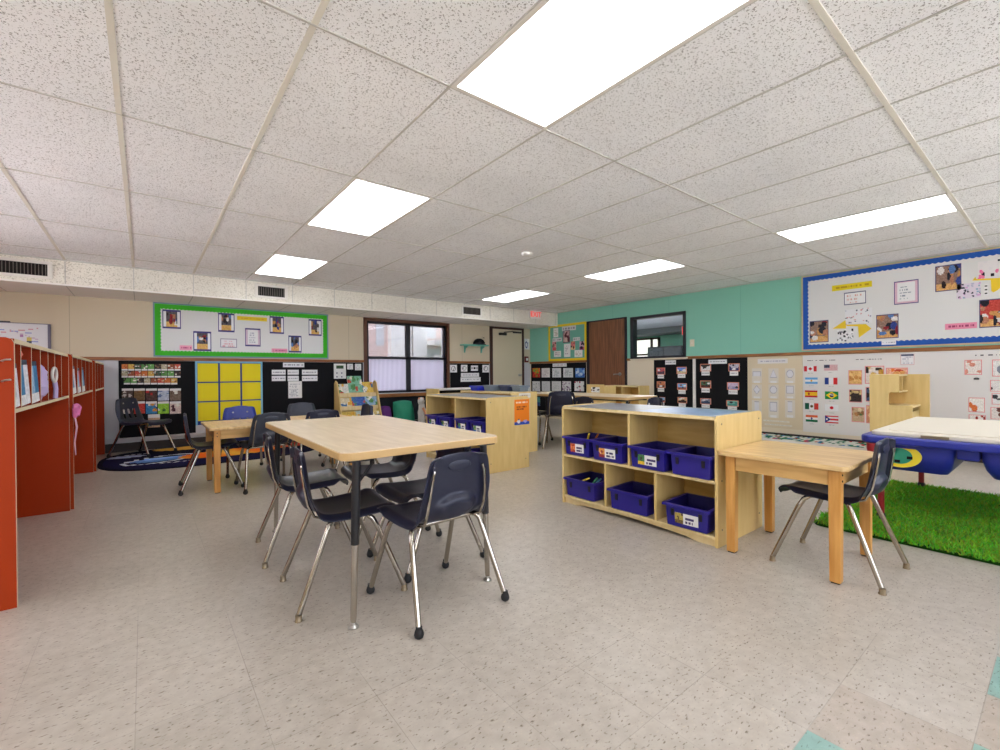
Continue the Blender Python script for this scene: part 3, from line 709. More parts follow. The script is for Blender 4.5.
# ------------------------------------------------------------------ bins
def bin_obj(label, front_x, yc, z, w=.29, d=.33, h=.145, rz=0, pic=None, slot=True):
    t = thing('storage_bin', label, 'bin', (front_x, yc, z), -PI/2+rz, 'blue storage bins')   # local -y is the front
    a = w/2; m = MB(); th = .004; tp = .016
    def ring(i0, z): q = a-i0; return [(-q, i0, z), (q, i0, z), (q, d-i0, z), (-q, d-i0, z)]
    rings = [ring(tp+.01, 0), ring(tp, .006), ring(.010, h-.028), ring(.010, h-.004), ring(-.004, h-.004), ring(-.006, h-.016), ring(-.009, h-.016), ring(-.008, h), ring(.013, h), ring(tp+.003, .007)]
    vs = [p for r_ in rings for p in r_]; fs = [(3, 2, 1, 0)]
    mi = [0]
    for i in range(len(rings)-1):
        for k in range(4): fs.append((i*4+k, i*4+(k+1) % 4, (i+1)*4+(k+1) % 4, (i+1)*4+k)); mi.append(1 if i >= 8 else 0)
    n = len(rings)-1; fs.append((n*4, n*4+1, n*4+2, n*4+3)); mi.append(1)
    m.add(vs, fs, mi)
    m.build('body', [M_bin, M_binin], t, bevel=.004)
    if slot:
        for x in (-a*.62, a*.62): MB().taper((x-.009, x+.009, .0085, .016), (x-.011, x+.011, .0052, .016), h-.075, h-.032).build('handle_slot', M_dark, t)
    if pic:
        seed, pal = pic
        f0 = lambda z_: .016-(.006)*(z_/(h-.03))
        lab = panel('label_card', (-a*.52, f0(.03)-.0015, .028), (1, 0, 0), (0, -.04, 1), a*1.04, .066, .001,
                    lambda u, v: np.where((u < .36)[:, None], photo(seed, pal[0], pal[1], pal, nb=6)(u/.36, v), scribble(seed, rows=2, ink=(80, 70, 110), dens=.8)((u-.36)/.64, v)), (22, 9), t)
    return t
Zm, Zl = .391, .064
bins = [bin_obj('blue bin with an orange picture label, holding a yellow pencil', 2.612, 2.374, Zm, .26, .32, pic=(5, [(214, 108, 60), (180, 60, 40), (230, 150, 90)])),
        bin_obj('blue bin with a round picture label, second from the left on the upper shelf', 2.604, 2.08, Zm, .28, .32, pic=(8, [(220, 150, 70), (150, 50, 60), (240, 200, 150)])),
        bin_obj('blue bin with a green and yellow picture label on the upper shelf', 2.596, 1.745, Zm, .275, .32, rz=R(-2), pic=(12, [(70, 130, 80), (240, 200, 60), (80, 70, 60)])),
        bin_obj('blue bin without a label at the right end of the upper shelf', 2.60, 1.447, Zm, .27, .32),
        bin_obj('blue bin holding coloured markers at the left of the lower shelf', 2.622, 2.355, Zl, .30, .31),
        bin_obj('empty blue bin without a label in the middle of the lower shelf', 2.612, 1.905, Zl, .31, .31, rz=R(3)),
        bin_obj('blue bin with a yellow-brown picture label at the right of the lower shelf', 2.604, 1.475, Zl, .285, .31, rz=R(3), pic=(20, [(180, 160, 80), (120, 100, 60), (90, 70, 60)]))]
for k, (y, sd, w_) in enumerate(((4.82, 31, 'at the far left'), (4.53, 33, 'second from the left'), (4.172, 35, 'third from the left'), (3.88, 37, 'nearest the orange poster'))):
    bin_obj('blue bin on the shelf with the orange poster, upper row, '+w_, 2.735, y, Zm, .265, .32, pic=(sd, [(90, 150, 90), (60, 120, 190), (230, 200, 90)]))
for k, y in enumerate((4.62, 3.96)):
    bin_obj(('blue bin low on the shelf with the orange poster, '+('left one' if k == 0 else 'right one')), 2.745, y, Zl, .30, .31)
def marker(label, p0, p1, col, cat='marker'):
    c = Vector(p0); d = (Vector(p1)-c); t = thing('marker', label, cat, p0, 0, 'markers in the bins')
    mt = mat('marker_%d_%d_%d' % col, col, .4)
    MB().tube([(0, 0, 0), d*.72], .0065, 8).build('barrel', mt, t, smooth=True)
    MB().tube([d*.72, d*.73, d*.97, d], [.0065, .0075, .007, .004], 8).build('cap', mt, t, smooth=True)
marker('yellow pencil leaning out of the orange-labelled bin', (2.70, 2.36, .44), (2.66, 2.28, .575), (236, 206, 50))
marker('thin orange marker in the left upper bin', (2.80, 2.40, .43), (2.84, 2.34, .55), (210, 120, 40))
marker('thick yellow marker on top of the lower left bin', (2.66, 2.42, .165), (2.72, 2.33, .215), (238, 210, 70))
marker('green marker in the lower left bin', (2.70, 2.33, .14), (2.74, 2.27, .225), (70, 160, 110))
marker('light blue marker in the lower left bin', (2.68, 2.30, .14), (2.76, 2.25, .220), (80, 150, 190))
marker('red marker in the lower left bin', (2.76, 2.28, .14), (2.83, 2.24, .222), (180, 70, 60))
# thin blue sheet painting the reflection on the glossy grey top
def reflection_pic(u, v):
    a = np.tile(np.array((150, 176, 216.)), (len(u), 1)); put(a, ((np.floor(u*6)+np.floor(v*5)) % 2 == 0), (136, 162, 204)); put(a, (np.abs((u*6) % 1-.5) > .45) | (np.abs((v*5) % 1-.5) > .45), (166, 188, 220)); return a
tag(panel('play_mat', (2.66, 1.86, .7705), (0, -1, 0), (1, 0, 0), .52, .48, .002, reflection_pic, (36, 30), mt=M_gloss), 'pale blue checked play mat on the right half of the grey shelf top', 'mat')
def orange_poster(u, v):
    a = np.tile(np.array((240, 130, 20.)), (len(u), 1)); put(a, v < .13, (30, 70, 170))
    n = np.random.RandomState(4).rand(60); c = np.floor(u*26).astype(int)
    put(a, (v > .84) & (v < .91) & (u > .1) & (u < .9) & (n[c] < .8), (250, 220, 190)); put(a, (v > .69) & (v < .73) & (u > .08) & (u < .8) & (n[c] < .7), (150, 70, 20)); put(a, (v > .6) & (v < .64) & (u > .08) & (u < .6) & (n[c+20] < .7), (150, 70, 20))
    put(a, ((u-.28)/.11)**2+((v-.13)/.07)**2 < 1, (240, 236, 240)); put(a, ((u-.28)/.05)**2+((v-.22)/.03)**2 < 1, (60, 20, 30)); put(a, ((u-.72)/.13)**2+((v-.13)/.06)**2 < 1, (170, 160, 210)); return a
tag(panel('poster', (3.125, 3.7185, .475), (1, 0, 0), (0, 0, 1), .215, .275, .0012, orange_poster, (26, 34)), 'orange poster with a blue foot taped to the end panel of the shelf', 'poster')
# ------------------------------------------------------------------ orange cubbies
def cubby(label, y0, y1, divs, xb=-.817):
    t = thing('cubby_unit', label, 'cubby', (xb, (y0+y1)/2, 0), 0, 'orange cubby units'); a = (y1-y0)/2; D = .36; h = 1.216; th = .02; ym = (y0+y1)/2
    for sy in (-1, 1):
        yb = a if sy > 0 else -a+th
        c = .025; poly = [(0, 0), (D, 0), (D, h-c), (D-c*.3, h-c*.3), (D-c, h), (0, h)]
        o = MB().prism(poly, (0, yb, 0), (1, 0, 0), (0, 0, 1), (0, -1, 0), th, 0, 1).build('side_panel', [M_orange, M_cap], t)
        if sy < 0 and y0 < 3:
            for x in (D-.035, D-.19):
                for z in (1.11, 1.02): MB().tube([(x, -a, z), (x, -a-.02, z), (x+.012, -a-.03, z+.004), (x+.03, -a-.03, z+.006)], .004, 8).build('screw_hook', M_steel, o, smooth=True)
    MB().box(0, D-.002, -a+th, a-th, h-.025, h-.004, 0, {'+x': 1}).build('top_panel', [M_orange2, M_cap], t)
    MB().box(0, D, -a+th, a-th, .875, .893, 0, {'+x': 1}).build('shelf', [M_orange2, M_cap], t)
    MB().box(0, .012, -a+th, a-th, .0, h-.025).build('back_panel', M_orange, t)
    for y in divs: MB().box(.012, D-.003, y-ym-.007, y-ym+.007, .893, h-.025, 0, {'+x': 1}).build('divider', [M_orange2, M_cap], t)
    for k in range(5):
        y = -a+.2+k*(2*a-.4)/4; MB().box(.012, .018, y-.02, y+.02, .80, .85).tube([(.018, y, .84), (.05, y, .825), (.06, y, .845)], .005, 8).build('coat_hook', M_steel, t)
    return t
cubby('orange-red cubby unit nearest the camera at the left edge of the picture', 2.945, 4.83, [3.11, 3.37, 3.63, 3.89, 4.16, 4.46])
cubby('middle orange-red cubby unit with the pink ribbon hanging at its front edge', 4.845, 6.60, [5.2, 5.55, 5.9, 6.25], -.797)
cubby('farthest orange-red cubby unit, next to the space rug', 6.615, 8.0, [7.0, 7.4, 7.7], -.776)
def folder(label, y, z0, z1, w, col1, col2, seed):
    x = -.475 if y < 4.8 else -.452
    t = thing('paper_folder', label, 'folder', (x, y, z0), 0, 'papers in the cubbies'); h = z1-z0
    def d1(u, v):
        r = np.random.RandomState(seed); a = np.tile(np.array(col1, float), (len(u), 1)); put(a, (u > .5), col2); put(a, v > .9, (50, 60, 80)); put(a, v < .2, (236, 236, 238)); a += r.randn(len(u), 1)*8; return a
    o = panel('cover', (.014, -w/2, .0), (0, 1, .03), (-.06, 0, 1), w, h, .012, lambda u, v: d1(v*0+u, v), (10, 18), t)
    # turn the sheet so that it faces into the room
    MB().box(-.09, -.006, -w/2+.004, w/2-.004, .004, h-.01).build('page_stack', M_white, t)
    return t
BLU, LB, WHT = (44, 124, 176), (150, 190, 220), (226, 228, 236)
for k, (y, z0, z1, w, c1, c2, lab) in enumerate(((3.04, .898, 1.10, .10, (206, 208, 216), WHT, 'white papers in the first slot of the nearest cubby unit'),
        (3.24, .898, 1.12, .21, BLU, WHT, 'blue and white folder in the second slot of the nearest cubby unit'), (3.50, .898, 1.12, .21, LB, BLU, 'pale blue folder in the third slot of the nearest cubby unit'),
        (5.0, .898, 1.12, .22, BLU, (220, 210, 214), 'blue folder in the first slot of the middle cubby unit'), (5.37, .898, 1.11, .18, LB, (206, 90, 90), 'blue and red folder in the second slot of the middle cubby unit'),
        (5.72, .898, 1.12, .18, LB, BLU, 'pale folder in the third slot of the middle cubby unit'))):
    folder(lab, y, z0, z1, w, c1, c2, 40+k)
def blob(name, label, cat, c, r, mt, seed, squash=.0, n=(22, 14), parent=None, noise=.12, group=None, freq=3.0):
    """lumpy soft body resting with its lowest point at c.z"""
    from mathutils import noise as N
    vs = []; nu, nv = n
    for j in range(nv+1):
        th = PI*j/nv
        for i in range(nu):
            ph = 2*PI*i/nu; d = Vector((math.sin(th)*math.cos(ph), math.sin(th)*math.sin(ph), math.cos(th)))
            k = 1+noise*N.noise(d*freq+Vector((seed, 0, 0)))*2
            p = Vector((d.x*r[0]*k, d.y*r[1]*k, d.z*r[2]*k)); vs.append(p)
    zm = min(p.z for p in vs); vs = [(p.x, p.y, max(p.z-zm-squash, 0)) for p in vs]
    fs = [(j*nu+i, (j+1)*nu+i, (j+1)*nu+(i+1) % nu, j*nu+(i+1) % nu) for j in range(nv) for i in range(nu)]
    o = MB().add(vs, fs).build(name, mt, parent, smooth=True); o.location = c
    return o if parent else tag(o, label, cat, group)
M_coral = mat('coral_cloth', (232, 126, 108), .9, spec=.2); M_lilac = mat('lilac_cloth', (196, 180, 220), .9, spec=.2); M_pink = mat('pink_ribbon', (238, 130, 190), .5); M_wcloth = mat('white_cloth', (232, 228, 222), .9, spec=.2)
blob('folded_cloth', 'coral cloth lying on top of the folders in the nearest cubby unit', 'cloth', (-.545, 3.24, 1.122), (.07, .095, .032), M_coral, 2, .004)
blob('cloth_bag', 'lilac cloth bag in the fourth slot of the nearest cubby unit', 'bag', (-.52, 3.77, .894), (.075, .095, .125), M_lilac, 5, .01)
t = thing('loop_strap', 'white looped strap hanging over the edge of the fourth slot', 'strap', (-.447, 4.02, .90))
MB().tube([(0, .085*math.sin(2*PI*k/16), .15+.045*math.cos(2*PI*k/16)) for k in range(17)], .008, 8, caps=False).build('loop', M_wcloth, t, smooth=True)
MB().tube([(0, .01, .105), (.004, .014, .06), (.002, .01, .0)], .012, 8).build('tail', M_lilac, t, smooth=True)
blob('sun_hat', 'white hat on top of the folder in the middle cubby unit', 'hat', (-.57, 5.02, 1.122), (.10, .12, .036), M_wcloth, 9, .004)
t = thing('ribbon_bow', 'pink ribbon hanging from the front edge between the cubby units', 'ribbon', (-.434, 4.87, .42))
MB().lathe((0, 0, .34), [(.004, -.022), (.014, -.014), (.016, 0), (.012, .014), (.004, .022)], 12).build('knot', M_pink, t, smooth=True)
for s in (-1, 1): MB().tube([(0, 0, .34), (.012, s*.05, .39), (.018, s*.10, .37), (.014, s*.09, .31), (0, 0, .335)], [.006, .016, .02, .014, .006], 8).build('bow_loop', M_pink, t, smooth=True)
MB().add([(0, -.03, .33), (0, .02, .33), (.014, .05, .22), (.014, -.04, .22), (.0, .04, .1), (.0, -.03, .1), (.006, .016, 0), (.006, -.012, 0), (.004, -.03, .33), (.004, .02, .33), (.018, .05, .22), (.018, -.04, .22), (.004, .04, .1), (.004, -.03, .1), (.01, .016, 0), (.01, -.012, 0)],
         [(0, 1, 2, 3), (3, 2, 4, 5), (5, 4, 6, 7), (9, 8, 11, 10), (10, 11, 13, 12), (12, 13, 15, 14), (1, 9, 10, 2), (2, 10, 12, 4), (4, 12, 14, 6), (8, 0, 3, 11), (11, 3, 5, 13), (13, 5, 7, 15)]).build('tail', mat('pale_pink_ribbon', (246, 200, 220), .5), t, smooth=True)
# ------------------------------------------------------------------ space rug
def rug():
    t = MB(); cx, cy, a, bq = .80, 7.13, 1.235, .90; nr, na = 26, 110; cols = []; vs = []; fs = []
    se = lambda q: math.copysign(abs(q)**.68, q)
    def pic(x, y):
        c = np.array((16, 16, 40.)); r = np.random.RandomState(int(abs(x*37)+abs(y*91)*13) % 9999)
        c = c+np.array((10, 8, 26))*(.5+.5*math.sin(2*x+3*y))
        e = lambda px, py, rx, ry, rot=0: (((x-px)*math.cos(rot)+(y-py)*math.sin(rot))/rx)**2+((-(x-px)*math.sin(rot)+(y-py)*math.cos(rot))/ry)**2
        if e(.16, 6.98, .30, .17, .2) < 1: c = np.array((96, 140, 206.))+60*max(0, 1-e(.13, 7.08, .3, .16, .2))
        q = e(.16, 6.98, .40, .24, .55)
        if .80 < q < 1.1: c = np.array((226, 232, 244.))
        if e(-.22, 7.45, .24, .10) < 1: c = np.array((176, 184, 214.))
        if e(.95, 7.0, .62, .30, .1) < 1: c = np.array((240, 176, 60.))+np.array((0, -70, -30))*(.5+.5*math.sin(9*x+4*y))
        if e(.55, 7.85, .45, .22) < 1: c = np.array((226, 168, 74.))
        if e(1.65, 7.2, .3, .25) < 1: c = np.array((190, 66, 40.))
        if (6.62 < y < 6.66 and .1 < x < .5 and math.sin(x*90) > -.2) or (7.58 < y < 7.62 and -.35 < x < .05 and math.sin(x*90) > -.2): c = np.array((226, 226, 236.))
        return c
    for j in range(nr+1):
        for i in range(na):
            an = 2*PI*i/na; vs.append((cx+a*j/nr*se(math.cos(an)), cy+bq*j/nr*se(math.sin(an)), .010))
    for j in range(nr):
        for i in range(na):
            f = (j*na+i, (j+1)*na+i, (j+1)*na+(i+1) % na, j*na+(i+1) % na)
            fs.append(f); m = np.mean([vs[k] for k in f], axis=0); c = pic(m[0], m[1]) if j < nr-1 else np.array((20, 20, 40.)); cols += [c]*4
    o = len(vs); vs += [(cx+a*se(math.cos(2*PI*i/na)), cy+bq*se(math.sin(2*PI*i/na)), 0) for i in range(na)]
    for i in range(na): fs.append((nr*na+i, o+i, o+(i+1) % na, nr*na+(i+1) % na)); cols += [np.array((20, 20, 40.))]*4
    ob = t.add(vs, fs).build('space_rug', M_rug); setcol(ob.data, np.array(cols))
    tag(ob, 'dark blue oval rug printed with planets on the floor by the cubbies', 'rug')
rug()
# ------------------------------------------------------------------ artificial grass
def grass():
    t = thing('grass_mat', 'bright green artificial grass mat under the blue sand table', 'grass mat', (4.45, .18, 0))
    x0, x1, y0, y1 = -.92, .90, -1.15, .91
    MB().prism(rrect(x0, x1, y0, y1, .06), (0, 0, 0), (1, 0, 0), (0, 1, 0), (0, 0, 1), .012).build('backing', M_turf0, t)
    r = np.random.RandomState(2); n = 34000
    x = x0+(x1-x0)*r.rand(n); y = y0+(y1-y0)*r.rand(n); h = .022+.022*r.rand(n); an = r.rand(n)*2*PI; w = .0035+.002*r.rand(n)
    lx, ly = (r.randn(n)*.014, r.randn(n)*.014); cx, cy = np.cos(an)*w, np.sin(an)*w
    z = np.full(n, .011)
    A = np.stack([x-cx, y-cy, z], 1); B = np.stack([x+cx, y+cy, z], 1); C = np.stack([x+cx*.7+lx*.5, y+cy*.7+ly*.5, z+h*.6], 1); D = np.stack([x+lx*1.3, y+ly*1.3, z+h], 1); E2 = np.stack([x-cx*.7+lx*.5, y-cy*.7+ly*.5, z+h*.6], 1)
    V = np.stack([A, B, C, D, E2], 1).reshape(-1, 3); Fc = np.arange(n*5).reshape(n, 5)
    me = bpy.data.meshes.new('blades'); me.from_pydata(V.tolist(), [], Fc.tolist()); me.materials.append(M_turf)
    g = np.stack([84+76*r.rand(n), 158+62*r.rand(n), 36+34*r.rand(n)], 1); setcol(me, np.repeat(g, 5, 0)); me.update()
    o = bpy.data.objects.new('blades', me); COL.objects.link(o); o.parent = t; o['kind'] = 'stuff'
grass()
# ------------------------------------------------------------------ blue sand and water table
def sand_table():
    x0, x1, y1, y0 = 3.83, 5.40, .905, -.42; zr = .60
    t = thing('sand_table', 'blue plastic sand table with an ivory lid and red legs on the grass mat', 'table', ((x0+x1)/2, (y0+y1)/2, 0))
    cx, cy = (x0+x1)/2, (y0+y1)/2; a, bq = (x1-x0)/2, (y1-y0)/2
    m = MB().prism(rrect(-a, a, -bq, bq, .07), (0, 0, zr-.05), (1, 0, 0), (0, 1, 0), (0, 0, 1), .05)
    m.build('rim', M_tub, t, bevel=.012)
    def basin(n, ya, yb, zb):
        vs = []; rings = [(.055, zr-.05), (.06, zr-.11), (.085, zb+.05), (.13, zb)]
        for ins, z in rings: vs += [(q[0], q[1], z) for q in rrect(-a+ins, a-ins, ya+ins*.6, yb-ins*.6, .05)]
        k = 28; fs = [(j*k+i, (j+1)*k+i, (j+1)*k+(i+1) % k, j*k+(i+1) % k) for j in range(3) for i in range(k)]+[tuple(range(3*k, 4*k))]
        return MB().add(vs, fs).build(n, M_tub, t, smooth=True)
    basin('basin', .17, bq-.0, .37); basin('basin', -bq, .13, .38)
    m = MB().box(-a+.07, a-.07, .10, .20, zr-.115, zr-.05); m.build('bridge', M_tub, t, bevel=.01)
    m = MB().prism(rrect(-a+.05, a-.05, -bq+.05, bq-.05, .05), (0, 0, zr), (1, 0, 0), (0, 1, 0), (0, 0, 1), .026).build('lid', M_lid, t, bevel=.006)
    l2 = MB().prism(rrect(-a+.15, a-.12, -bq+.12, bq-.12, .05), (0, 0, zr+.026), (1, 0, 0), (0, 1, 0), (0, 0, 1), .006).build('raised_field', M_lid, m, bevel=.003)
    MB().box(-a+.046, -a+.06, (.47-cy), (.60-cy), zr+.004, zr+.02).build('lift_slot', M_tan, m)
    # round sticker on the near face of the left basin
    el = lambda rx, rz, n=32: [(rx*math.cos(2*PI*k/n), rz*math.sin(2*PI*k/n)) for k in range(n)]
    yc, zc = .70-cy, .475; xf = -a+.058
    s = MB().prism(el(.105, .072), (xf, yc, zc), (0, -1, 0), (.22, 0, 1), (-1, 0, 0), .012).build('round_sticker', M_yel, t)
    MB().prism(el(.066, .050), (xf-.012, yc+.005, zc), (0, -1, 0), (.22, 0, 1), (-1, 0, 0), .002).build('green_centre', M_grn, s)
    for dy, dz in ((.055, .008), (-.048, -.006), (.012, -.034)): MB().prism([(-.014, -.009), (.014, -.009), (.014, .009), (-.014, .009)], (xf-.014+.22*dz, yc+dy, zc+dz), (0, -1, 0), (.22, 0, 1), (-1, 0, 0), .002).build('black_square', M_black, s)
    for sx in (-a+.13, a-.11):
        for sy in (bq-.09, -bq+.09):
            lg = MB().tube([(sx, sy, .06), (sx, sy, zr-.05)], .019, 12).build('leg', M_red, t, smooth=True)
            MB().lathe((sx, sy, .012), [(.026, 0), (.026, .03), (.02, .05)], 14).build('foot', M_rubber, lg, smooth=True)
    for y in (bq-.06, bq-.16): MB().lathe((-a+.03, y, zr-.11), [(.022, 0), (.026, .02), (.026, .055)], 12).build('red_cup', M_red, t, smooth=True)
sand_table()
# ------------------------------------------------------------------ maple play hutch behind the sand table
def hutch():
    X0, X1, Ya, Yb = 6.2, 6.62, .90, 1.37
    t = thing('play_hutch', 'maple play hutch with a notched side panel against the poster wall', 'cupboard', (X0, (Ya+Yb)/2, 0)); o = (Ya+Yb)/2; a, bq = Ya-o, Yb-o
    poly = [(-bq, 0), (-1.02+o, 0), (-1.02+o, .665), (-1.20+o, .665), (-1.21+o, .68), (-1.21+o, .785), (-1.195+o, .80), (-1.125+o, .80), (-1.125+o, .99), (-bq, .99)]
    MB().prism(poly, (0, 0, 0), (0, -1, 0), (0, 0, 1), (1, 0, 0), .018).build('notched_side_panel', M_maple, t, bevel=.003)
    MB().box(.40, .42, a+.05, bq, 0, .99).build('side_panel', M_maple, t, bevel=.003)
    MB().box(.018, .40, 1.02-o, bq-.01, .645, .665).build('counter', M_maple2, t)
    MB().box(.018, .40, bq-.02, bq, .05, .99).build('back_panel', M_maple, t)
    MB().box(.018, .40, 1.125-o, bq-.02, .80, .815).build('shelf', M_maple2, t); MB().box(.018, .40, 1.125-o, bq-.02, .972, .99).build('top_panel', M_maple2, t)
    MB().box(.15, .168, 1.125-o, bq-.02, .815, .972).build('divider', M_maple, t)
    MB().box(.018, .40, 1.03-o, 1.045-o, .06, .60).build('door', M_maple, t, bevel=.003)
    MB().box(.46, .475, a+.055, bq, 0, .99).build('end_board', M_apron, t, bevel=.003); MB().box(.42, .46, a+.09, bq, .9, .99).build('joining_rail', M_maple2, t)
hutch()
# ------------------------------------------------------------------ shelves in the far part of the room
def low_shelf(name, label, cat, loc, rz, w, d, h, nb, panelm, inner, top, lip=.0, tag_=False):
    """open front faces local -y"""
    t = thing(name, label, cat, loc, rz); a = w/2; th = .02
    for s in (-1, 1): MB().box(*sorted((s*a, s*(a-th))), 0, d, 0, h).build('side_panel', panelm, t, bevel=.003)
    MB().box(-a+th, a-th, 0, d, h-.022-lip, h-lip).build('top_panel', top, t, bevel=.002)
    MB().box(-a+th, a-th, .004, d, .05, .07).build('bottom_shelf', M_maple2, t); MB().box(-a+th, a-th, .004, d, h*.5, h*.5+.018).build('middle_shelf', M_maple2, t)
    MB().box(-a+th, a-th, d-.014, d, .07, h-.022-lip).build('back_panel', inner, t); MB().box(-a+th, a-th, .02, .036, 0, .05).build('toe_kick', M_maple2, t)
    for k in range(1, nb):
        x = -a+w*k/nb; MB().box(x-.009, x+.009, .004, d-.014, .07, h-.022-lip).build('divider', panelm, t)
    return t
low_shelf('low_shelf', 'low maple shelf with a white top and dark interior in front of the cream door', 'shelf', (4.12, 6.05, 0), 0, 1.12, .38, .80, 1, M_maple, M_black, M_white)
low_shelf('low_shelf', 'low maple shelf carrying the bright blue box and grey trays', 'shelf', (3.64, 4.98, 0), -PI/2, 1.15, .46, .79, 2, M_maple, M_inner, M_maple2)
low_shelf('low_shelf', 'two-bay maple shelf in front of the brown door', 'shelf', (6.62, 4.94, 0), -PI/2, .74, .30, .80, 2, M_maple, M_inner, M_maple2)
tag(panel('name_card', (3.78, 4.4045, .715), (1, 0, 0), (0, 0, 1), .2, .06, .001, strip(3, (226, 222, 214), (176, 150, 140)), (36, 6)), 'pale card on the end of the shelf with the grey trays', 'card')
def tray(label, x0, x1, y0, y1, z, h, mt):
    t = thing('storage_tray', label, 'tray', ((x0+x1)/2, (y0+y1)/2, z)); a, bq = (x1-x0)/2, (y1-y0)/2
    m = MB().taper((-a+.02, a-.02, -bq+.02, bq-.02), (-a+.008, a-.008, -bq+.008, bq-.008), 0, h-.02); m.build('body', mt, t, bevel=.01)
    MB().box(-a, a, -bq, bq, h-.02, h).build('lid', mt, t, bevel=.006); MB().box(-.05, .05, -bq-.006, -bq, h-.03, h-.012).build('latch', mt, t)
M_gbox = mat('grey_plastic', (120, 132, 146), .45); M_dbox = mat('slate_plastic', (66, 74, 104), .45); M_bbox = mat('bright_blue_plastic', (34, 48, 190), .4)
tray('bright blue box at the left end of the trays on the far shelf', 3.66, 3.90, 5.16, 5.36, .79, .07, M_bbox)
tray('long grey tray next to the bright blue box', 3.74, 4.06, 4.96, 5.14, .79, .082, M_gbox)
tray('slate blue tray between the two grey trays', 3.86, 4.08, 4.74, 4.94, .79, .084, M_dbox)
tray('short grey tray at the right end of the trays on the far shelf', 3.90, 4.08, 4.52, 4.72, .79, .08, M_gbox)
t = thing('wooden_file_box', 'maple box with a small photo on its side, left of the two-bay shelf', 'box', (5.98, 4.98, .0))
MB().box(-.02, .0, -.185, .185, .0, .835).build('front_panel', M_maple, t, bevel=.004); MB().box(0, .3, .165, .185, 0, .8).build('side_panel', M_maple, t); MB().box(0, .3, -.185, -.165, 0, .8).build('side_panel', M_maple, t); MB().box(0, .3, -.165, .165, .3, .32).build('shelf', M_maple2, t)
panel('photo', (-.0215, .08, .70), (0, -1, 0), (0, 0, 1), .18, .09, .001, photo(77, (236, 234, 228), (236, 234, 228), [(40, 36, 36), (120, 100, 90)], nb=5), (12, 8), t)
# ------------------------------------------------------------------ book display, cushions, teal shelf
def book_display():
    t = thing('book_display', 'maple book display with rounded sides standing left of the window', 'book rack', (2.92, 7.66, 0))
    a = .345
    for s in (-1, 1):
        x = s*a
        poly = [(-.22, 0), (.22, 0), (.20, .88), (.14, .93), (.06, .90), (-.03, .68), (-.12, .42), (-.22, .20)]
        MB().prism(poly, (x+(.01 if s > 0 else -.01), 0, 0), (0, 1, 0), (0, 0, 1), (-1, 0, 0) if s > 0 else (1, 0, 0), .02).build('side_panel', M_maple, t, bevel=.003)
    for k, (y, z) in enumerate(((-.17, .22), (-.06, .44), (.03, .66))):
        MB().box(-a+.02, a-.02, y, y+.012, z-.012, z+.058).box(-a+.02, a-.02, y+.012, y+.085, z-.012, z).build('book_ledge', M_maple2, t)
    MB().add([(-a+.02, -.10, .1), (a-.02, -.10, .1), (a-.02, .16, .86), (-a+.02, .16, .86), (-a+.02, -.085, .1), (a-.02, -.085, .1), (a-.02, .175, .86), (-a+.02, .175, .86)], [(0, 1, 2, 3), (7, 6, 5, 4), (0, 4, 5, 1), (1, 5, 6, 2), (2, 6, 7, 3), (3, 7, 4, 0)]).build('back_panel', M_maple, t)
book_display()
def book(label, x, tier, w, h, bg, seed, dz=0):
    yz = ((-.125, .225), (-.012, .445), (.078, .665))[tier]; x = 2.92+(x-2.92)*.84; t = thing('picture_book', label, 'book', (x, 7.66+yz[0]+dz*.3, yz[1]+dz), 0, 'picture books on the display')
    V = Vector((0, .34, 1)).normalized()
    pal = [(240, 236, 220), (70, 120, 170), (230, 180, 70), (210, 90, 70), (90, 150, 90)]
    panel('cover', (-w/2, -.02, 0), (1, 0, 0), V, w, h, .002, photo(seed, bg, bg, pal, border=None, nb=7), (12, 14), t, mt=M_gloss)
    m = MB(); q = Vector((-w/2, -.018, 0)); N_ = Vector((0, .947, -.322)) if False else Vector((0, V.z, -V.y))
    P = [q, q+Vector((w, 0, 0)), q+Vector((w, 0, 0))+V*h, q+V*h]; m.add([*P, *[p+N_*.010 for p in P]], [(0, 1, 2, 3), (7, 6, 5, 4), (0, 4, 5, 1), (1, 5, 6, 2), (2, 6, 7, 3), (3, 7, 4, 0)]).build('pages', M_white, t)
book('green picture book at the top of the display', 2.90, 2, .25, .30, (130, 190, 160), 101, .06)
book('white picture book at the top left of the display', 2.64, 2, .22, .22, (222, 222, 216), 102)
book('yellow picture book at the top right of the display', 3.16, 2, .20, .24, (232, 196, 90), 103, .01)
book('blue-topped picture book in the middle tier centre of the display', 2.92, 1, .24, .24, (60, 100, 180), 104)
book('pale blue picture book at the right of the middle tier', 3.19, 1, .23, .23, (150, 190, 220), 105)
book('cream picture book at the left of the middle tier', 2.65, 1, .22, .20, (226, 214, 180), 106)
book('blue and yellow picture book at the bottom left of the display', 2.68, 0, .24, .19, (220, 190, 90), 107)
book('light picture book in the bottom centre of the display', 2.94, 0, .24, .20, (190, 206, 200), 108)
book('yellow picture book at the bottom right of the display', 3.19, 0, .23, .20, (222, 200, 120), 109)
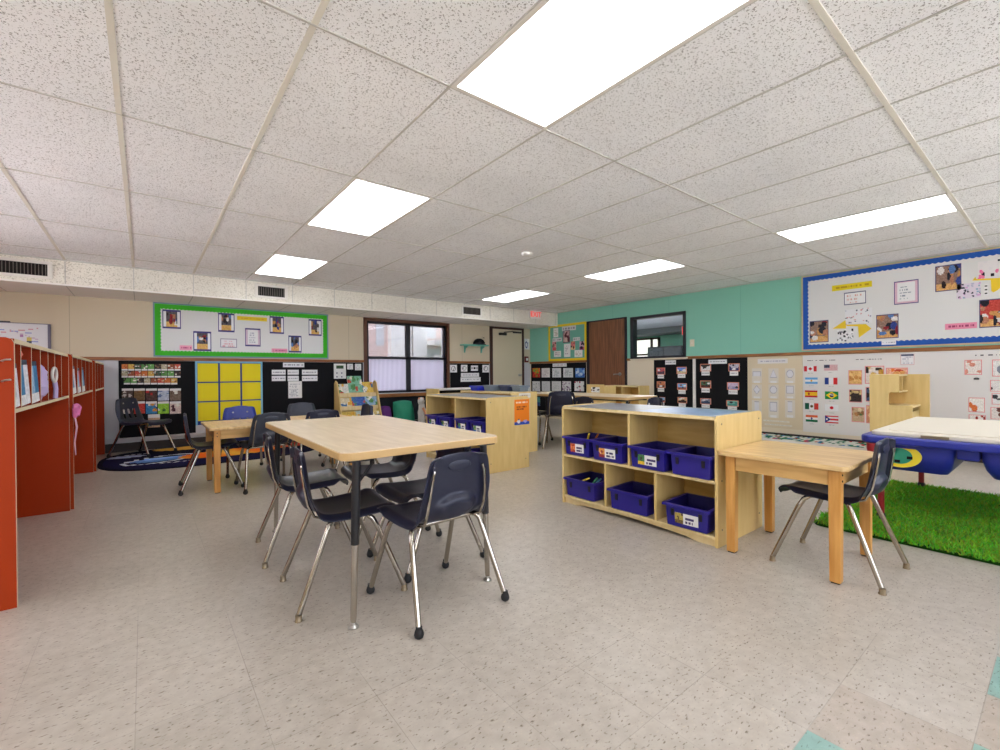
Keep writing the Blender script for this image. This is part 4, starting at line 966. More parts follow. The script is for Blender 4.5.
def pillow(name, label, cat, c, w, h, d, mt, lean, seed, rz=0):
    from mathutils import noise as N
    n = 16; vs = []; fs = []
    for s in (1, -1):
        for j in range(n+1):
            for i in range(n+1):
                u, v = -1+2*i/n, -1+2*j/n
                k = (max(0, 1-u**4)*max(0, 1-v**4))**.5; b = 1-.10*(u*u*v*v)
                vs.append((u*w/2*(1-.06*v*v), s*d/2*k*(1+.25*N.noise(Vector((u*2, v*2, seed))))*b, (v+1)*h/2*(1-.05*u*u)))
    o = (n+1)**2
    for j in range(n):
        for i in range(n):
            q = (j*(n+1)+i, j*(n+1)+i+1, (j+1)*(n+1)+i+1, (j+1)*(n+1)+i); fs += [tuple(o+k for k in q), q[::-1]]
    ob = MB().add(vs, fs).build(name, mt, smooth=True); ob.location = c; ob.rotation_euler = (lean, 0, rz)
    return tag(ob, label, cat)
M_gcl = mat('green_cushion', (36, 150, 116), .6); M_pcl = mat('purple_cushion', (100, 44, 130), .8); M_ocl = mat('peach_plush', (236, 170, 130), .9)
pillow('floor_cushion', 'green satin cushion leaning under the window', 'cushion', (3.86, 7.78, 0), .42, .55, .2, M_gcl, R(-12), 3, R(4))
pillow('floor_cushion', 'purple cushion leaning left of the green one under the window', 'cushion', (3.50, 7.82, 0), .24, .46, .14, M_pcl, R(-12), 5)
t = thing('plush_toy', 'tall white and orange plush toy standing right of the green cushion', 'toy', (4.12, 7.62, 0))
blob('body', '', '', (0, 0, 0), (.075, .07, .25), M_wcloth, 4, .01, parent=t)
blob('head', '', '', (-.02, -.01, .44), (.062, .06, .075), M_wcloth, 6, 0, parent=t)
MB().tube([(-.02, -.08, .40), (.03, -.10, .30), (.07, -.09, .2), (.08, -.05, .02)], [.02, .024, .024, .02], 10).build('scarf', M_ocl, t, smooth=True)
for s in (-1, 1): MB().lathe((-.02+s*.035, -.01, .555), [(.022, 0), (.026, .015), (.016, .035), (.004, .04)], 10).build('ear', M_ocl, t, smooth=True)
t = thing('wall_shelf', 'small teal shelf on brackets between the window and the cream door', 'shelf', (5.62, YB, 1.63))
MB().box(-.33, .33, -.15, 0, .0, .03).build('board', M_tealp, t, bevel=.005)
for x in (-.22, .22): MB().prism([(0, 0), (-.13, 0), (-.12, -.03), (-.05, -.06), (-.03, -.14), (0, -.15)], (x-.012, 0, 0), (0, 1, 0), (0, 0, 1), (1, 0, 0), .024).build('bracket', M_tealp, t, bevel=.004)
t = thing('black_hat', 'black rounded hat resting on the teal shelf', 'hat', (5.73, 7.99, 1.66))
MB().lathe((0, 0, 0), [(.155, 0), (.158, .006), (.13, .012), (.128, .05), (.10, .10), (.05, .13), (.01, .135)], 24).build('crown', M_black, t, smooth=True); MB().lathe((0, 0, .014), [(.1315, 0), (.1315, .02)], 24).build('band', M_dark, t)
t = thing('wall_hook', 'small dark hook on the wall above the teal shelf', 'hook', (5.9, YB, 1.83)); MB().lathe((0, 0, 0), [(.02, 0), (.02, -.008), (.008, -.012), (.008, -.03)], 10, 0, 'y').build('stem', M_blackm, t); MB().tube([(0, -.03, 0), (0, -.04, -.02), (0, -.05, -.01)], .006, 8).build('tip', M_blackm, t)
# ------------------------------------------------------------------ boards on the back wall
def slab(name, label, cat, pl, a0, a1, z0, z1, mt, t=.008, gap=0.0, bevel=0):
    m = MB()
    if pl == 'R': m.box(XR-gap-t, XR-gap, a0, a1, z0, z1); c = (XR-gap, (a0+a1)/2, (z0+z1)/2)
    else: m.box(a0, a1, YB-gap-t, YB-gap, z0, z1); c = ((a0+a1)/2, YB-gap, (z0+z1)/2)
    return tag(m.build(name, mt, loc=c, bevel=bevel), label, cat)
slab('display_board', 'black paper panel behind the rows of small photo cards', 'board', 'B', -.27, .60, .19, 1.252, M_black)
slab('display_board', 'wide black paper panel with white labels left of the window', 'board', 'B', 1.50, 3.16, .13, 1.252, M_black)
slab('display_board', 'black paper panel with line drawings between the window and the cream door', 'board', 'B', 5.04, 6.06, .13, 1.252, M_black)
slab('display_board', 'black paper strip on the wall below the window sill', 'board', 'B', 3.18, 5.02, .13, .60, mat('blackboard_paper', (34, 38, 46), .85))
struct(MB().box(-.45, 3.16, YB-.03, YB, .165, .185).build('trim_6', M_greyw))
MEAT = [[(214, 120, 60), (120, 70, 40)], [(60, 50, 46), (150, 120, 90)], [(220, 180, 90), (150, 90, 50)], [(190, 180, 150), (90, 110, 60)], [(70, 90, 70), (150, 60, 50)], [(160, 90, 60), (60, 60, 70)], [(96, 150, 80), (60, 40, 40)], [(206, 90, 70), (230, 210, 160)], [(110, 170, 90), (220, 210, 190)]]
kk = 0
rowname = ['top row', 'second row', 'third row']
for r_, (y0, y1, xa, xb, n) in enumerate(((364.2, 370.6, 121.6, 181, 9), (371.2, 377.5, 121.6, 181, 9), (378.2, 384.4, 123.8, 177.8, 8))):
    for i in range(n):
        x0 = xa+(xb-xa)*i/n; x1 = x0+(xb-xa)/n-.5; pal = MEAT[(i*2+r_*3) % 9]; kk += 1
        sheet('photo_card', 'small food photo card, %s in the %s on the black panel by the cubbies' % (ORD[i], rowname[r_]), 'card', 'B', (x0, y0), (x1, y1), capt(photo(200+kk, pal[0], pal[0], pal+[(236, 232, 220)], nb=5), .25), (8, 8), 'small food photo cards', .012)
big = [[(92, 74, 64), (210, 200, 190)], [(120, 92, 60), (160, 120, 70)], [(86, 60, 54), (200, 50, 50)], [(196, 204, 220), (110, 130, 170)], [(120, 100, 84), (50, 130, 90)],
       [(200, 190, 190), (70, 60, 80)], [(210, 70, 60), (60, 30, 30)], [(60, 130, 180), (220, 150, 60)], [(150, 206, 60), (60, 110, 40)], [(220, 200, 190), (80, 40, 50)]]
for r_, (y0, y1, nm) in enumerate(((388.6, 400.4, 'fourth row'), (401.6, 413.4, 'fifth row'))):
    for i in range(5):
        x0 = 121.8+12*i; pal = big[r_*5+i]; kk += 1
        sheet('photo_card', 'larger photo card, %s in the %s on the black panel by the cubbies' % (ORD[i], nm), 'card', 'B', (x0, y0), (x0+11.2, y1), (lambda f: lambda u, v: np.where((v > .82)[:, None], np.array((238., 236, 232)), f(u, v)))(photo(300+kk, pal[0], pal[0], pal+[(236, 232, 220)], nb=5)), (10, 11), 'larger photo cards', .012)
sheet('photo_card', 'single photo card alone at the bottom of the black panel by the cubbies', 'card', 'B', (148, 414.6), (160, 427), (lambda f: lambda u, v: np.where((v > .74)[:, None], np.array((238., 236, 232)), f(u, v)))(photo(399, (200, 170, 140), (200, 170, 140), [(150, 70, 50), (90, 110, 90)], nb=5)), (10, 11), 'larger photo cards', .012)
# yellow chart
slab('paper_chart', 'blue paper chart backing that carries nine yellow squares', 'chart', 'B', .60, 1.50, .30, 1.252, mat('dark_blue_paper', (28, 62, 142), .8), .009)
pb = mat('pale_blue_paper', (128, 190, 222), .8)
ch = bpy.data.objects['paper_chart']
MB().box(-.45, -.425, -.0105, -.009, -.476, .476).box(.425, .45, -.0105, -.009, -.476, .476).box(-.425, .425, -.0105, -.009, .452, .476).build('border', pb, ch)
M_yp = mat('yellow_card', (240, 222, 12), .7)
for r_, (z1, z0) in enumerate(((1.222, .945), (.925, .655), (.635, .36))):
    for i, (x0, x1) in enumerate(((.628, .890), (.915, 1.185), (1.210, 1.472))):
        q = MB().box(x0, x1, YB-.0115, YB-.0095, z0, z1); o = q.build('yellow_square', M_yp, loc=((x0+x1)/2, YB-.01, (z0+z1)/2))
        tag(o, 'yellow paper square in the %s row, %s column of the blue chart' % (('top', 'middle', 'bottom')[r_], ('left', 'middle', 'right')[i]), 'paper', 'yellow squares of the chart')
# white labels
lab = [((283, 362.6), (304.3, 367.2), 'white title strip at the top of the wide black panel', (80, 80, 90))]
for r_, (y0, y1) in enumerate(((369.8, 374.6), (375.9, 380.9))):
    for i, (x0, x1) in enumerate(((271.8, 285.6), (287.6, 298.8), (302, 317.5))):
        lab.append(((x0, y0), (x1, y1), 'white label, %s in the %s row on the wide black panel' % (('left', 'middle', 'right')[i], ('upper', 'lower')[r_]), (150, 150, 160)))
for k, (tl, br, l_, ink) in enumerate(lab): sheet('label_strip', l_, 'label', 'B', tl, br, strip(50+k, (240, 240, 242), ink), (30, 5), 'white labels on the black panel', .012)
sheet('printed_sheet', 'white text sheet under the labels on the wide black panel', 'paper', 'B', (288.2, 381.4), (302, 397.8), scribble(61, rows=8, ink=(170, 170, 178), m=.1), (22, 26), None, .012)
def calendar(u, v):
    a = np.tile(np.array((238, 238, 234.)), (len(u), 1)); put(a, (v > .66) & (v < .88) & (u > .2) & (u < .82), (60, 90, 60)); put(a, (((u*10).astype(int) % 4 == 2) & ((v*12).astype(int) % 3 == 1) & (v < .6) & (u > .2) & (u < .9)), (90, 80, 110)); return a
sheet('wall_calendar', 'white card with a green picture and small squares near the window', 'card', 'B', (333.8, 363.6), (346, 378.6), calendar, (20, 24), None, .012)
sheet('note', 'left one of two small white notes next to the window frame', 'note', 'B', (347.2, 363.8), (353, 369.4), scribble(65, rows=3, ink=(190, 190, 200)), (8, 8), None, .012)
sheet('note', 'right one of two small white notes next to the window frame', 'note', 'B', (355, 363.8), (361.2, 370.2), scribble(66, rows=3, ink=(190, 190, 200)), (8, 8), None, .012)
# drawings by the cream door
def drawing(seed):
    def f(u, v):
        r = np.random.RandomState(seed); a = np.tile(np.array((240, 240, 240.)), (len(u), 1)); q = ((u-.5)/.34)**2+((v-.5)/.34)**2
        put(a, (q < 1) & (q > .62), (140, 140, 146)); put(a, (abs(u-.3-.3*r.rand()-.4*(v-.5)) < .05) & (q < .6), (120, 120, 126)); return a
    return f
for k, (tl, br, l_) in enumerate((((450, 364.8), (457, 372.4), 'first line drawing from the left on the black panel by the cream door'), ((461, 364.8), (467.4, 371.6), 'second line drawing from the left on the black panel by the cream door'), ((482.4, 364.9), (489, 372.4), 'last line drawing on the right of the black panel by the cream door'))):
    sheet('line_drawing', l_, 'drawing', 'B', tl, br, drawing(70+k), (12, 12), None, .012)
def dotcard(u, v):
    a = np.tile(np.array((238, 238, 238.)), (len(u), 1)); put(a, ((u-.5)/.16)**2+((v-.5)/.22)**2 < 1, (40, 40, 44)); put(a, (abs(abs(u-.5)-.38) < .08) & (abs(v-.5) < .2), (120, 120, 124)); return a
sheet('dot_card', 'white card with a dark centre between the line drawings', 'card', 'B', (471, 365.5), (478, 370.8), dotcard, (14, 10), None, .012)
sheet('text_strip', 'upper one of two white text strips on the black panel by the cream door', 'label', 'B', (461, 373), (479, 376.8), strip(75, (238, 238, 238), (170, 170, 176)), (36, 5), None, .012)
sheet('text_strip', 'lower one of two white text strips on the black panel by the cream door', 'label', 'B', (460.6, 377.4), (480.6, 381.4), strip(76, (238, 238, 238), (160, 160, 166)), (36, 5), None, .012)
def poster_blue(u, v):
    a = np.tile(np.array((226, 226, 228.)), (len(u), 1)); q = ((u-.4)/.3)**2+((v-.45)/.3)**2; put(a, (q < 1) & (q > .4), (96, 100, 150)); put(a, (u > .55) & (v > .66), (244, 242, 236)); return a
sheet('small_poster', 'small poster with a blue ring mark beside the cream door', 'poster', 'B', (524.4, 338.6), (529.4, 349.6), poster_blue, (10, 16))
t = thing('fire_alarm_pull', 'dark red alarm pull box beside the cream door', 'alarm', tuple(on_y((526, 359.4), YB)))
MB().box(-.055, .055, -.035, 0, -.07, .07).build('body', mat('alarm_red', (110, 26, 26), .4), t, bevel=.008); MB().box(-.03, .03, -.045, -.035, -.03, .03).build('pull_bar', M_white, t, bevel=.003)
# whiteboard behind the cubbies
t = thing('whiteboard', 'whiteboard with faint coloured scribbles on the back wall behind the cubbies', 'whiteboard', (-1.53, YB, 1.44))
def wbpic(u, v):
    r = np.random.RandomState(9); a = np.tile(np.array((222, 222, 226.)), (len(u), 1))
    for k in range(12):
        c = [(150, 190, 196), (206, 150, 160), (150, 160, 210), (200, 180, 200)][k % 4]; put(a, (np.abs(v-(.2+.07*k)+.5*(u-.6)*((k % 3)-.6)) < .006) & (u > .3*r.rand()+.45) & (u < .92), c)
    for x, y, c in ((.86, .75, (210, 190, 80)), (.86, .70, (50, 70, 90)), (.80, .62, (200, 60, 70)), (.83, .68, (120, 180, 180)), (.80, .8, (170, 120, 170))): put(a, (np.abs(u-x) < .018) & (np.abs(v-y) < .022), c)
    return a
panel('writing_surface', (-.58, -.03, -.50), (1, 0, 0), (0, 0, 1), 1.16, .76, .006, wbpic, (80, 50), t, mt=M_gloss)
MB().box(.58, .605, -.05, 0, -.5, .265).box(-.605, -.58, -.05, 0, -.5, .265).box(-.58, .58, -.04, 0, .26, .268).box(-.58, .58, -.04, 0, -.51, -.5).build('frame', mat('grey_violet_frame', (112, 108, 128), .5), t)
for x in (.05, .2): MB().box(x-.05, x+.05, -.03, 0, .268, .283).build('top_clip', M_blackm, t)
# ------------------------------------------------------------------ bordered boards
def scallop(w, h, band, step, inner=.012):
    """ring of border paper with a scalloped inner edge: list of (outer, inner) point pairs"""
    out = []
    def run(p0, p1, nrm, o0, o1, ln):
        n = max(4, int(ln/step)*4)
        for k in range(n):
            t_ = k/n; s_ = inner*abs(math.sin(PI*(t_*n/4)))
            pi = (p0[0]+(p1[0]-p0[0])*t_+nrm[0]*s_, p0[1]+(p1[1]-p0[1])*t_+nrm[1]*s_)
            out.append(((o0[0]+(o1[0]-o0[0])*t_, o0[1]+(o1[1]-o0[1])*t_), pi))
    a, b, i, j = w/2, h/2, w/2-band, h/2-band
    run((-i, -j), (i, -j), (0, 1), (-a, -b), (a, -b), 2*i); run((i, -j), (i, j), (-1, 0), (a, -b), (a, b), 2*j)
    run((i, j), (-i, j), (0, -1), (a, b), (-a, b), 2*i); run((-i, j), (-i, -j), (1, 0), (-a, b), (-a, -b), 2*j)
    return out
def bordered(name, label, pl, c, w, h, mframe, mborder, mfield, fr=.02, band=.05, step=.05, band_in=.012, alum=.012):
    t = thing(name, label, 'bulletin board', c); U = Vector((0, -1, 0)) if pl == 'R' else Vector((1, 0, 0)); Nn = Vector((-1, 0, 0)) if pl == 'R' else Vector((0, -1, 0)); Z = Vector((0, 0, 1))
    def rect(name, a0, a1, b0, b1, d0, d1, mt, bev=0):
        m = MB(); m.prism([(a0, b0), (a1, b0), (a1, b1), (a0, b1)], Nn*d0, U, Z, Nn, d1-d0); return m.build(name, mt, t, bevel=bev)
    rect('field', -w/2+fr, w/2-fr, -h/2+fr, h/2-fr, .0, .010, mfield)
    m = MB()
    for q in ((-w/2, w/2, h/2-fr, h/2), (-w/2, w/2, -h/2, -h/2+fr), (-w/2, -w/2+fr, -h/2+fr, h/2-fr), (w/2-fr, w/2, -h/2+fr, h/2-fr)):
        m.prism([(q[0], q[2]), (q[1], q[2]), (q[1], q[3]), (q[0], q[3])], Vector((0, 0, 0)), U, Z, Nn, .018)
    m.build('frame', mframe, t)
    if mborder:
        pr = scallop(w-2*fr, h-2*fr, band, step, band_in); n = len(pr); vs = []
        for d in (.0105, .0125):
            for o_, i_ in pr: vs += [U*o_[0]+Z*o_[1]+Nn*d, U*i_[0]+Z*i_[1]+Nn*d]
        fs = []
        for k in range(n):
            k2 = (k+1) % n; fs += [(2*n+2*k, 2*n+2*k2, 2*n+2*k2+1, 2*n+2*k+1), (2*k+1, 2*n+2*k+1, 2*n+2*k2+1, 2*k2+1)]
        MB().add(vs, fs).build('scalloped_border', mborder, t)
    return t
M_gborder = mat('green_border_paper', (56, 186, 24), .7); M_bborder = mat('blue_border_paper', (16, 84, 176), .7); M_field = mat('white_board', (226, 226, 224), .35); M_gframe = mat('blue_grey_frame', (120, 150, 170), .5); M_mfield = mat('green_paper_field', (112, 180, 160), .8); M_woodfr = mat('pale_wood_frame', (206, 186, 146), .5)
bordered('bulletin_board', 'long bulletin board with a green scalloped border over the black panels', 'B', (1.325, YB, 1.70), 2.43, .775, M_gframe, M_gborder, M_field, .018, .062, .045)
bordered('bulletin_board', 'large whiteboard with a blue scalloped border on the teal wall', 'R', (XR, 1.12, 1.8395), 2.49, 1.047, M_woodfr, M_bborder, M_field, .018, .056, .05)
yb = bordered('bulletin_board', 'green bulletin board with a yellow frame beside the brown door', 'R', (XR, 6.87, 1.705), 1.13, .81, M_yframe, None, M_mfield, .05)
GB = 'B', .0135
def pin(name, label, cat, tl, br, draw, n=(14, 14), group=None, pl='R', tilt=0): return sheet(name, label, cat, pl, tl, br, draw, n, group, .0145, .0025, tilt)
VIO = (70, 66, 130)
for k, (tl, br, l_) in enumerate((((162.3, 309.2), (181, 329), 'framed photo print, farthest left on the green-bordered board'), ((193.2, 331), (211.4, 351.2), 'framed photo print low on the green-bordered board, beside the left pink slip'), ((218, 312.6), (234.6, 332.4), 'framed photo print left of the yellow strip on the green-bordered board'),
        ((269.6, 316), (284, 334), 'framed photo print right of the yellow strip on the green-bordered board'), ((288.4, 335.4), (301.6, 352.6), 'framed photo print low on the green-bordered board, beside the right pink slip'), ((308.6, 319), (321.6, 336), 'framed photo print, farthest right on the green-bordered board'))):
    pin('photo_print', l_, 'photo', tl, br, framed(photo(400+k, (90, 84, 90), (226, 180, 104), nb=8, split=.3), (238, 238, 240), VIO), (20, 22), 'photos on the green-bordered board', 'B')
pin('pink_slip', 'pink slip low on the left of the green-bordered board', 'paper slip', (179.6, 345.2), (192.2, 350.2), strip(81, (246, 170, 196), (200, 90, 140)), (30, 6), None, 'B')
pin('pink_slip', 'pink slip low on the right half of the green-bordered board', 'paper slip', (271.6, 348.4), (287.4, 352.6), strip(82, (240, 160, 188), (206, 110, 150)), (30, 6), None, 'B')
pin('yellow_strip', 'yellow title strip at the top of the green-bordered board', 'paper strip', (237, 315.8), (267, 321.6), strip(83, (240, 212, 50), (220, 184, 50)), (36, 6), None, 'B')
pin('note_card', 'white note card with a thin red-grey border on the green-bordered board', 'card', (220.3, 338.4), (237, 347.8), scribble(84, (236, 234, 236), (226, 170, 180), 3, (150, 140, 160), .5, .05), (24, 12), None, 'B')
pin('framed_note', 'framed white page with violet border in the middle of the green-bordered board', 'paper', (245, 328), (260.6, 346.6), framed(scribble(85, (236, 236, 236), (190, 190, 200), 5), (214, 190, 206), VIO, .06, .16), (24, 26), None, 'B')
# blue-bordered whiteboard
for k, (tl, br, l_) in enumerate((((809.6, 321.4), (828.6, 342), 'square photo in the lower left corner of the blue-bordered whiteboard'), ((876.2, 315.2), (898.6, 337.8), 'square photo to the right of the yellow arrows on the blue-bordered whiteboard'),
        ((935.2, 266.6), (961.4, 289.4), 'square photo at the upper right of the blue-bordered whiteboard'), ((979.2, 300.2), (1008, 326.4), 'square photo at the right picture edge on the blue-bordered whiteboard'))):
    pin('photo_print', l_, 'photo', tl, br, photo(430+k, (150, 120, 104) if k < 3 else (196, 70, 60), (222, 172, 106), border=(78, 74, 120), bw=.04, nb=13, split=.3), (28, 28), 'photos on the blue-bordered board')
pin('yellow_strip', 'yellow title strip on the blue-bordered whiteboard', 'paper strip', (832, 285.8), (872, 286.6), strip(90, (238, 218, 40), (200, 170, 30)), (40, 6))
pin('framed_note', 'small framed note under the yellow strip on the blue-bordered whiteboard', 'note', (844, 293), (866, 303.2), scribble(91, (238, 238, 238), (222, 170, 160), 3, (84, 88, 116), .5, .05), (30, 14))
pin('framed_note', 'large framed page with a violet border in the middle of the blue-bordered whiteboard', 'paper', (894, 282), (918.6, 302.6), framed(scribble(92, (236, 236, 236), (150, 160, 170), 5), (226, 190, 206), VIO, .05, .14), (30, 28))
def specks(seed, bg, cols, n=26, rr=.04, edge=None):
    def f(u, v):
        r = np.random.RandomState(seed); a = np.tile(np.array(bg, float), (len(u), 1))
        for k in range(n): x, y = r.rand(), r.rand(); put(a, ((u-x)/rr)**2+((v-y)/(rr*1.3))**2 < 1, cols[r.randint(len(cols))])
        return a
    return f
pin('drawing_sheet', 'white sheet of small grey drawings above the yellow arrows', 'drawing', (845, 310), (872, 322.6), specks(93, (232, 232, 234), [(120, 120, 140), (170, 170, 186), (60, 60, 80), (214, 150, 150)], 26, .03), (36, 20))
pin('drawing_sheet', 'black and white ink drawing below the yellow arrows', 'drawing', (837, 329.6), (853.4, 341), specks(94, (228, 228, 228), [(40, 40, 44), (110, 110, 116), (240, 240, 240)], 40, .06), (26, 18))
pin('white_slip', 'white slip over the lower blue border below the square photo', 'paper slip', (881.6, 340.6), (896, 344.4), strip(95, (236, 236, 240), (160, 160, 170)), (24, 5))
pin('drawing_sheet', 'lilac patterned sheet at the right of the blue-bordered whiteboard', 'drawing', (956.6, 284.6), (980.8, 297), specks(96, (226, 216, 228), [(214, 170, 210), (150, 180, 200), (60, 60, 80), (190, 190, 210)], 40, .05), (30, 18))
pin('heart_sheet', 'white sheet with pink hearts and black dots at the right of the whiteboard', 'drawing', (977.8, 262), (1004, 277.6), specks(97, (234, 230, 230), [(244, 90, 170), (30, 30, 40), (240, 130, 170), (230, 226, 228)], 12, .07), (30, 20))
pin('dot_slip', 'narrow white slip with three black dots beside the yellow arrow', 'paper slip', (984, 284.4), (988, 295), lambda u, v: np.where(((abs((v*3) % 1-.5) < .25) & (abs(u-.5) < .3))[:, None], np.array((30., 30, 36)), np.array((234., 234, 234))), (6, 18))
pin('pink_slip', 'long pink slip low on the right of the blue-bordered whiteboard', 'paper slip', (945, 324), (977, 328), strip(98, (240, 150, 178), (170, 70, 110)), (36, 6))
def arrow(label, pts):
    P = [on_x(p, XR-.0125) for p in pts]; c = sum(P, Vector())/len(P); m = MB()
    m.prism([(-(p.y-c.y), p.z-c.z) for p in P], (0, 0, 0), (0, 1, 0), (0, 0, 1), (-1, 0, 0), .003); m.v = [(x, -y, z) for x, y, z in m.v]
    m.f = [f[::-1] for f in m.f]; o = m.build('paper_arrow', M_yp2); o.location = c; tag(o, label, 'paper arrow')
M_yp2 = mat('yellow_arrow_paper', (240, 206, 44), .7)
arrow('yellow paper arrow pointing left on the blue-bordered whiteboard', [(832.5, 328.8), (845.6, 320), (846, 325.2), (846, 328.5)])
arrow('yellow paper arrow pointing right on the blue-bordered whiteboard', [(846.5, 324.6), (866, 324), (871.5, 328.6), (859, 337.6), (858, 326.4), (846.5, 326)])
arrow('yellow paper arrow pointing left at the right edge of the blue-bordered whiteboard', [(972.4, 280.6), (975.4, 276.8), (976.2, 279), (1004, 277.6), (1004, 284), (998, 290), (993.4, 292.4), (991.4, 291), (990.8, 280), (976, 280.6)])
# yellow-framed board
for k, (tl, br, dr, nm, l_, ct) in enumerate((((562, 326.8), (575.8, 329.8), strip(110, (216, 216, 216), (150, 150, 156)), 'label_strip', 'grey title strip at the top of the yellow-framed board', 'label'), ((553.4, 328.4), (558.2, 337), scribble(111, rows=4, ink=(190, 180, 160)), 'printed_sheet', 'narrow white sheet in the upper left of the yellow-framed board', 'paper'),
        ((562.8, 330.6), (570, 342.4), photo(112, (190, 150, 150), (200, 170, 160), [(90, 40, 50), (220, 190, 180), (120, 130, 150)], (96, 80, 96)), 'photo_print', 'largest photo in the middle of the yellow-framed board', 'photo'), ((552.6, 338.4), (561.6, 341.2), strip(113, (222, 222, 222), (160, 160, 160)), 'label_strip', 'white strip at the left of the yellow-framed board', 'label'),
        ((573, 337.6), (580, 340.4), strip(114, (222, 222, 222), (160, 160, 160)), 'label_strip', 'white strip at the right of the yellow-framed board', 'label'), ((552.4, 342), (556.2, 350.4), photo(115, (220, 150, 150), (214, 90, 100), [(30, 24, 28), (200, 150, 130)]), 'photo_print', 'red-tinged photo at the left of the yellow-framed board', 'photo'),
        ((570.8, 341.6), (575.2, 349.6), photo(116, (210, 120, 120), (226, 200, 150), [(50, 20, 20), (220, 150, 100)]), 'photo_print', 'photo right of the tall text page on the yellow-framed board', 'photo'), ((579.4, 341.4), (584.2, 349.8), photo(117, (210, 170, 190), (160, 60, 120), [(40, 24, 50), (230, 110, 100)]), 'photo_print', 'photo at the far right of the yellow-framed board', 'photo'),
        ((554, 351.2), (561, 356.8), scribble(118, rows=3, ink=(190, 170, 180)), 'printed_sheet', 'white note at the lower left of the yellow-framed board', 'paper'), ((564, 344), (570.4, 356.8), scribble(119, rows=7, ink=(190, 180, 190)), 'printed_sheet', 'tall text page at the bottom centre of the yellow-framed board', 'paper'), ((574.4, 350.2), (582.4, 356.8), scribble(120, rows=3, ink=(190, 180, 160)), 'printed_sheet', 'white note at the lower right of the yellow-framed board', 'paper'))):
    pin(nm, l_, ct, tl, br, dr, (14, 14))
# black panel with ten sheets
slab('display_board', 'black panel with two rows of white sheets left of the brown door', 'board', 'R', 6.33, 8.04, .16, 1.252, M_black)
sheet('label_strip', 'white title strip at the top of the panel left of the brown door', 'label', 'R', (552.6, 363.6), (566.6, 366.6), strip(130, (236, 236, 238), (170, 150, 150)), (30, 5), None, .012)
r1 = [(532.6, 540), (541.6, 549.8), (552.2, 561), (563.2, 573), (575.2, 584.6)]; r2 = [(532.4, 540), (541.8, 550), (551.8, 561), (562.2, 571), (574.4, 584)]
cols_ = [(photo(131, (226, 120, 40), (206, 60, 40), [(120, 170, 60), (240, 190, 50), (200, 40, 40)]), 'colourful red and green sheet, first'), (scribble(132, rows=5, ink=(190, 180, 184)), 'white sheet with a small red mark, second'), (scribble(133, (230, 234, 236), (120, 140, 150), 5), 'white sheet with a dark green heading, third'), (scribble(134, (226, 230, 230), (160, 170, 176), 6), 'pale lined sheet, fourth'), (photo(135, (90, 140, 206), (70, 120, 196), [(150, 190, 230), (60, 90, 170), (190, 210, 230)]), 'blue picture sheet, fifth')]
for i in range(5):
    sheet('posted_sheet', cols_[i][1]+' in upper row by the brown door', 'paper', 'R', (r1[i][0], 368.2), (r1[i][1], 377.4), cols_[i][0], (14, 16), 'sheets on the panel by the brown door', .012)
    sheet('posted_sheet', ('white drawing sheet, %s in lower row by the brown door' % ORD[i]), 'paper', 'R', (r2[i][0], 381.2), (r2[i][1], 391.2), [specks(140+i, (232, 232, 232), [(150, 150, 156), (190, 190, 196)], 14, .05), scribble(141, (220, 222, 224), (200, 202, 206), 6), scribble(142, (222, 222, 222), (196, 198, 200), 7), specks(143, (228, 226, 228), [(110, 70, 120), (60, 60, 70), (170, 150, 170)], 22, .06), specks(144, (230, 230, 230), [(170, 60, 80), (80, 80, 96)], 9, .07)][i], (14, 16), 'sheets on the panel by the brown door', .012)
sheet('posted_sheet', 'teal picture low on the panel at the left of the brown door', 'paper', 'R', (533, 396), (540, 406), photo(147, (60, 140, 150), (40, 80, 140), [(90, 170, 170), (40, 90, 120)]), (14, 16), None, .012)
# two black panels with bordered photos
slab('display_board', 'left black panel with photos under the interior window', 'board', 'R', 3.985, 4.72, .18, 1.252, M_black)
slab('display_board', 'right black panel with photos next to the shape poster', 'board', 'R', 3.10, 3.925, .18, 1.252, M_black)
struct(MB().box(XR-.010, XR, 3.93, 3.98, .18, 1.255).build('trim_7', M_white))
OR = (236, 150, 120)
def cardset(items, where, title):
    for k, (tl, br, bg, low, l_) in enumerate(items):
        pal = [bg, low, (230, 230, 230), (50, 60, 70)]
        o = sheet('photo_card', l_+' on the '+where, 'card', 'R', tl, (br[0], tl[1]+(br[1]-tl[1])*.64), photo(500+k+len(where), bg, low, pal, OR, .09, 5, .4), (16, 12), 'bordered photos on the two black panels', .012)
        a = on_x(tl, XR-.011); bq = on_x(br, XR-.011); w = a.y-bq.y; h = (a.z-bq.z)
        panel('caption', Vector((XR-.0125, a.y-w*.12, bq.z))-o.location, (0, -1, 0), (0, 0, 1), w*.76, h*.37, .001, strip(520+k, (238, 238, 238), (170, 170, 176)), (20, 5), o)
    sheet('label_strip', 'white title strip at the top of the '+where, 'label', 'R', *title, strip(530+len(where), (238, 238, 240), (150, 150, 160)), (30, 5), None, .012)
cardset([((656.6, 367.8), (665, 378.4), (196, 90, 100), (90, 70, 90), 'reddish photo, top left'), ((676.6, 367), (686.6, 377.8), (110, 150, 226), (206, 190, 150), 'blue sky photo, top right'), ((656.8, 381.4), (665.2, 391.8), (206, 130, 90), (120, 80, 60), 'brown photo, middle left'),
         ((677.2, 383.2), (686.8, 394), (120, 180, 230), (150, 100, 90), 'bridge-like blue photo, middle right'), ((659.4, 397), (665, 405.4), (150, 190, 220), (190, 90, 80), 'half-hidden photo, bottom left'), ((677.6, 397), (687, 407), (206, 170, 130), (60, 44, 40), 'dark pot-like photo, bottom right')], 'left black panel', ((665.2, 360.4), (675.8, 364.4)))
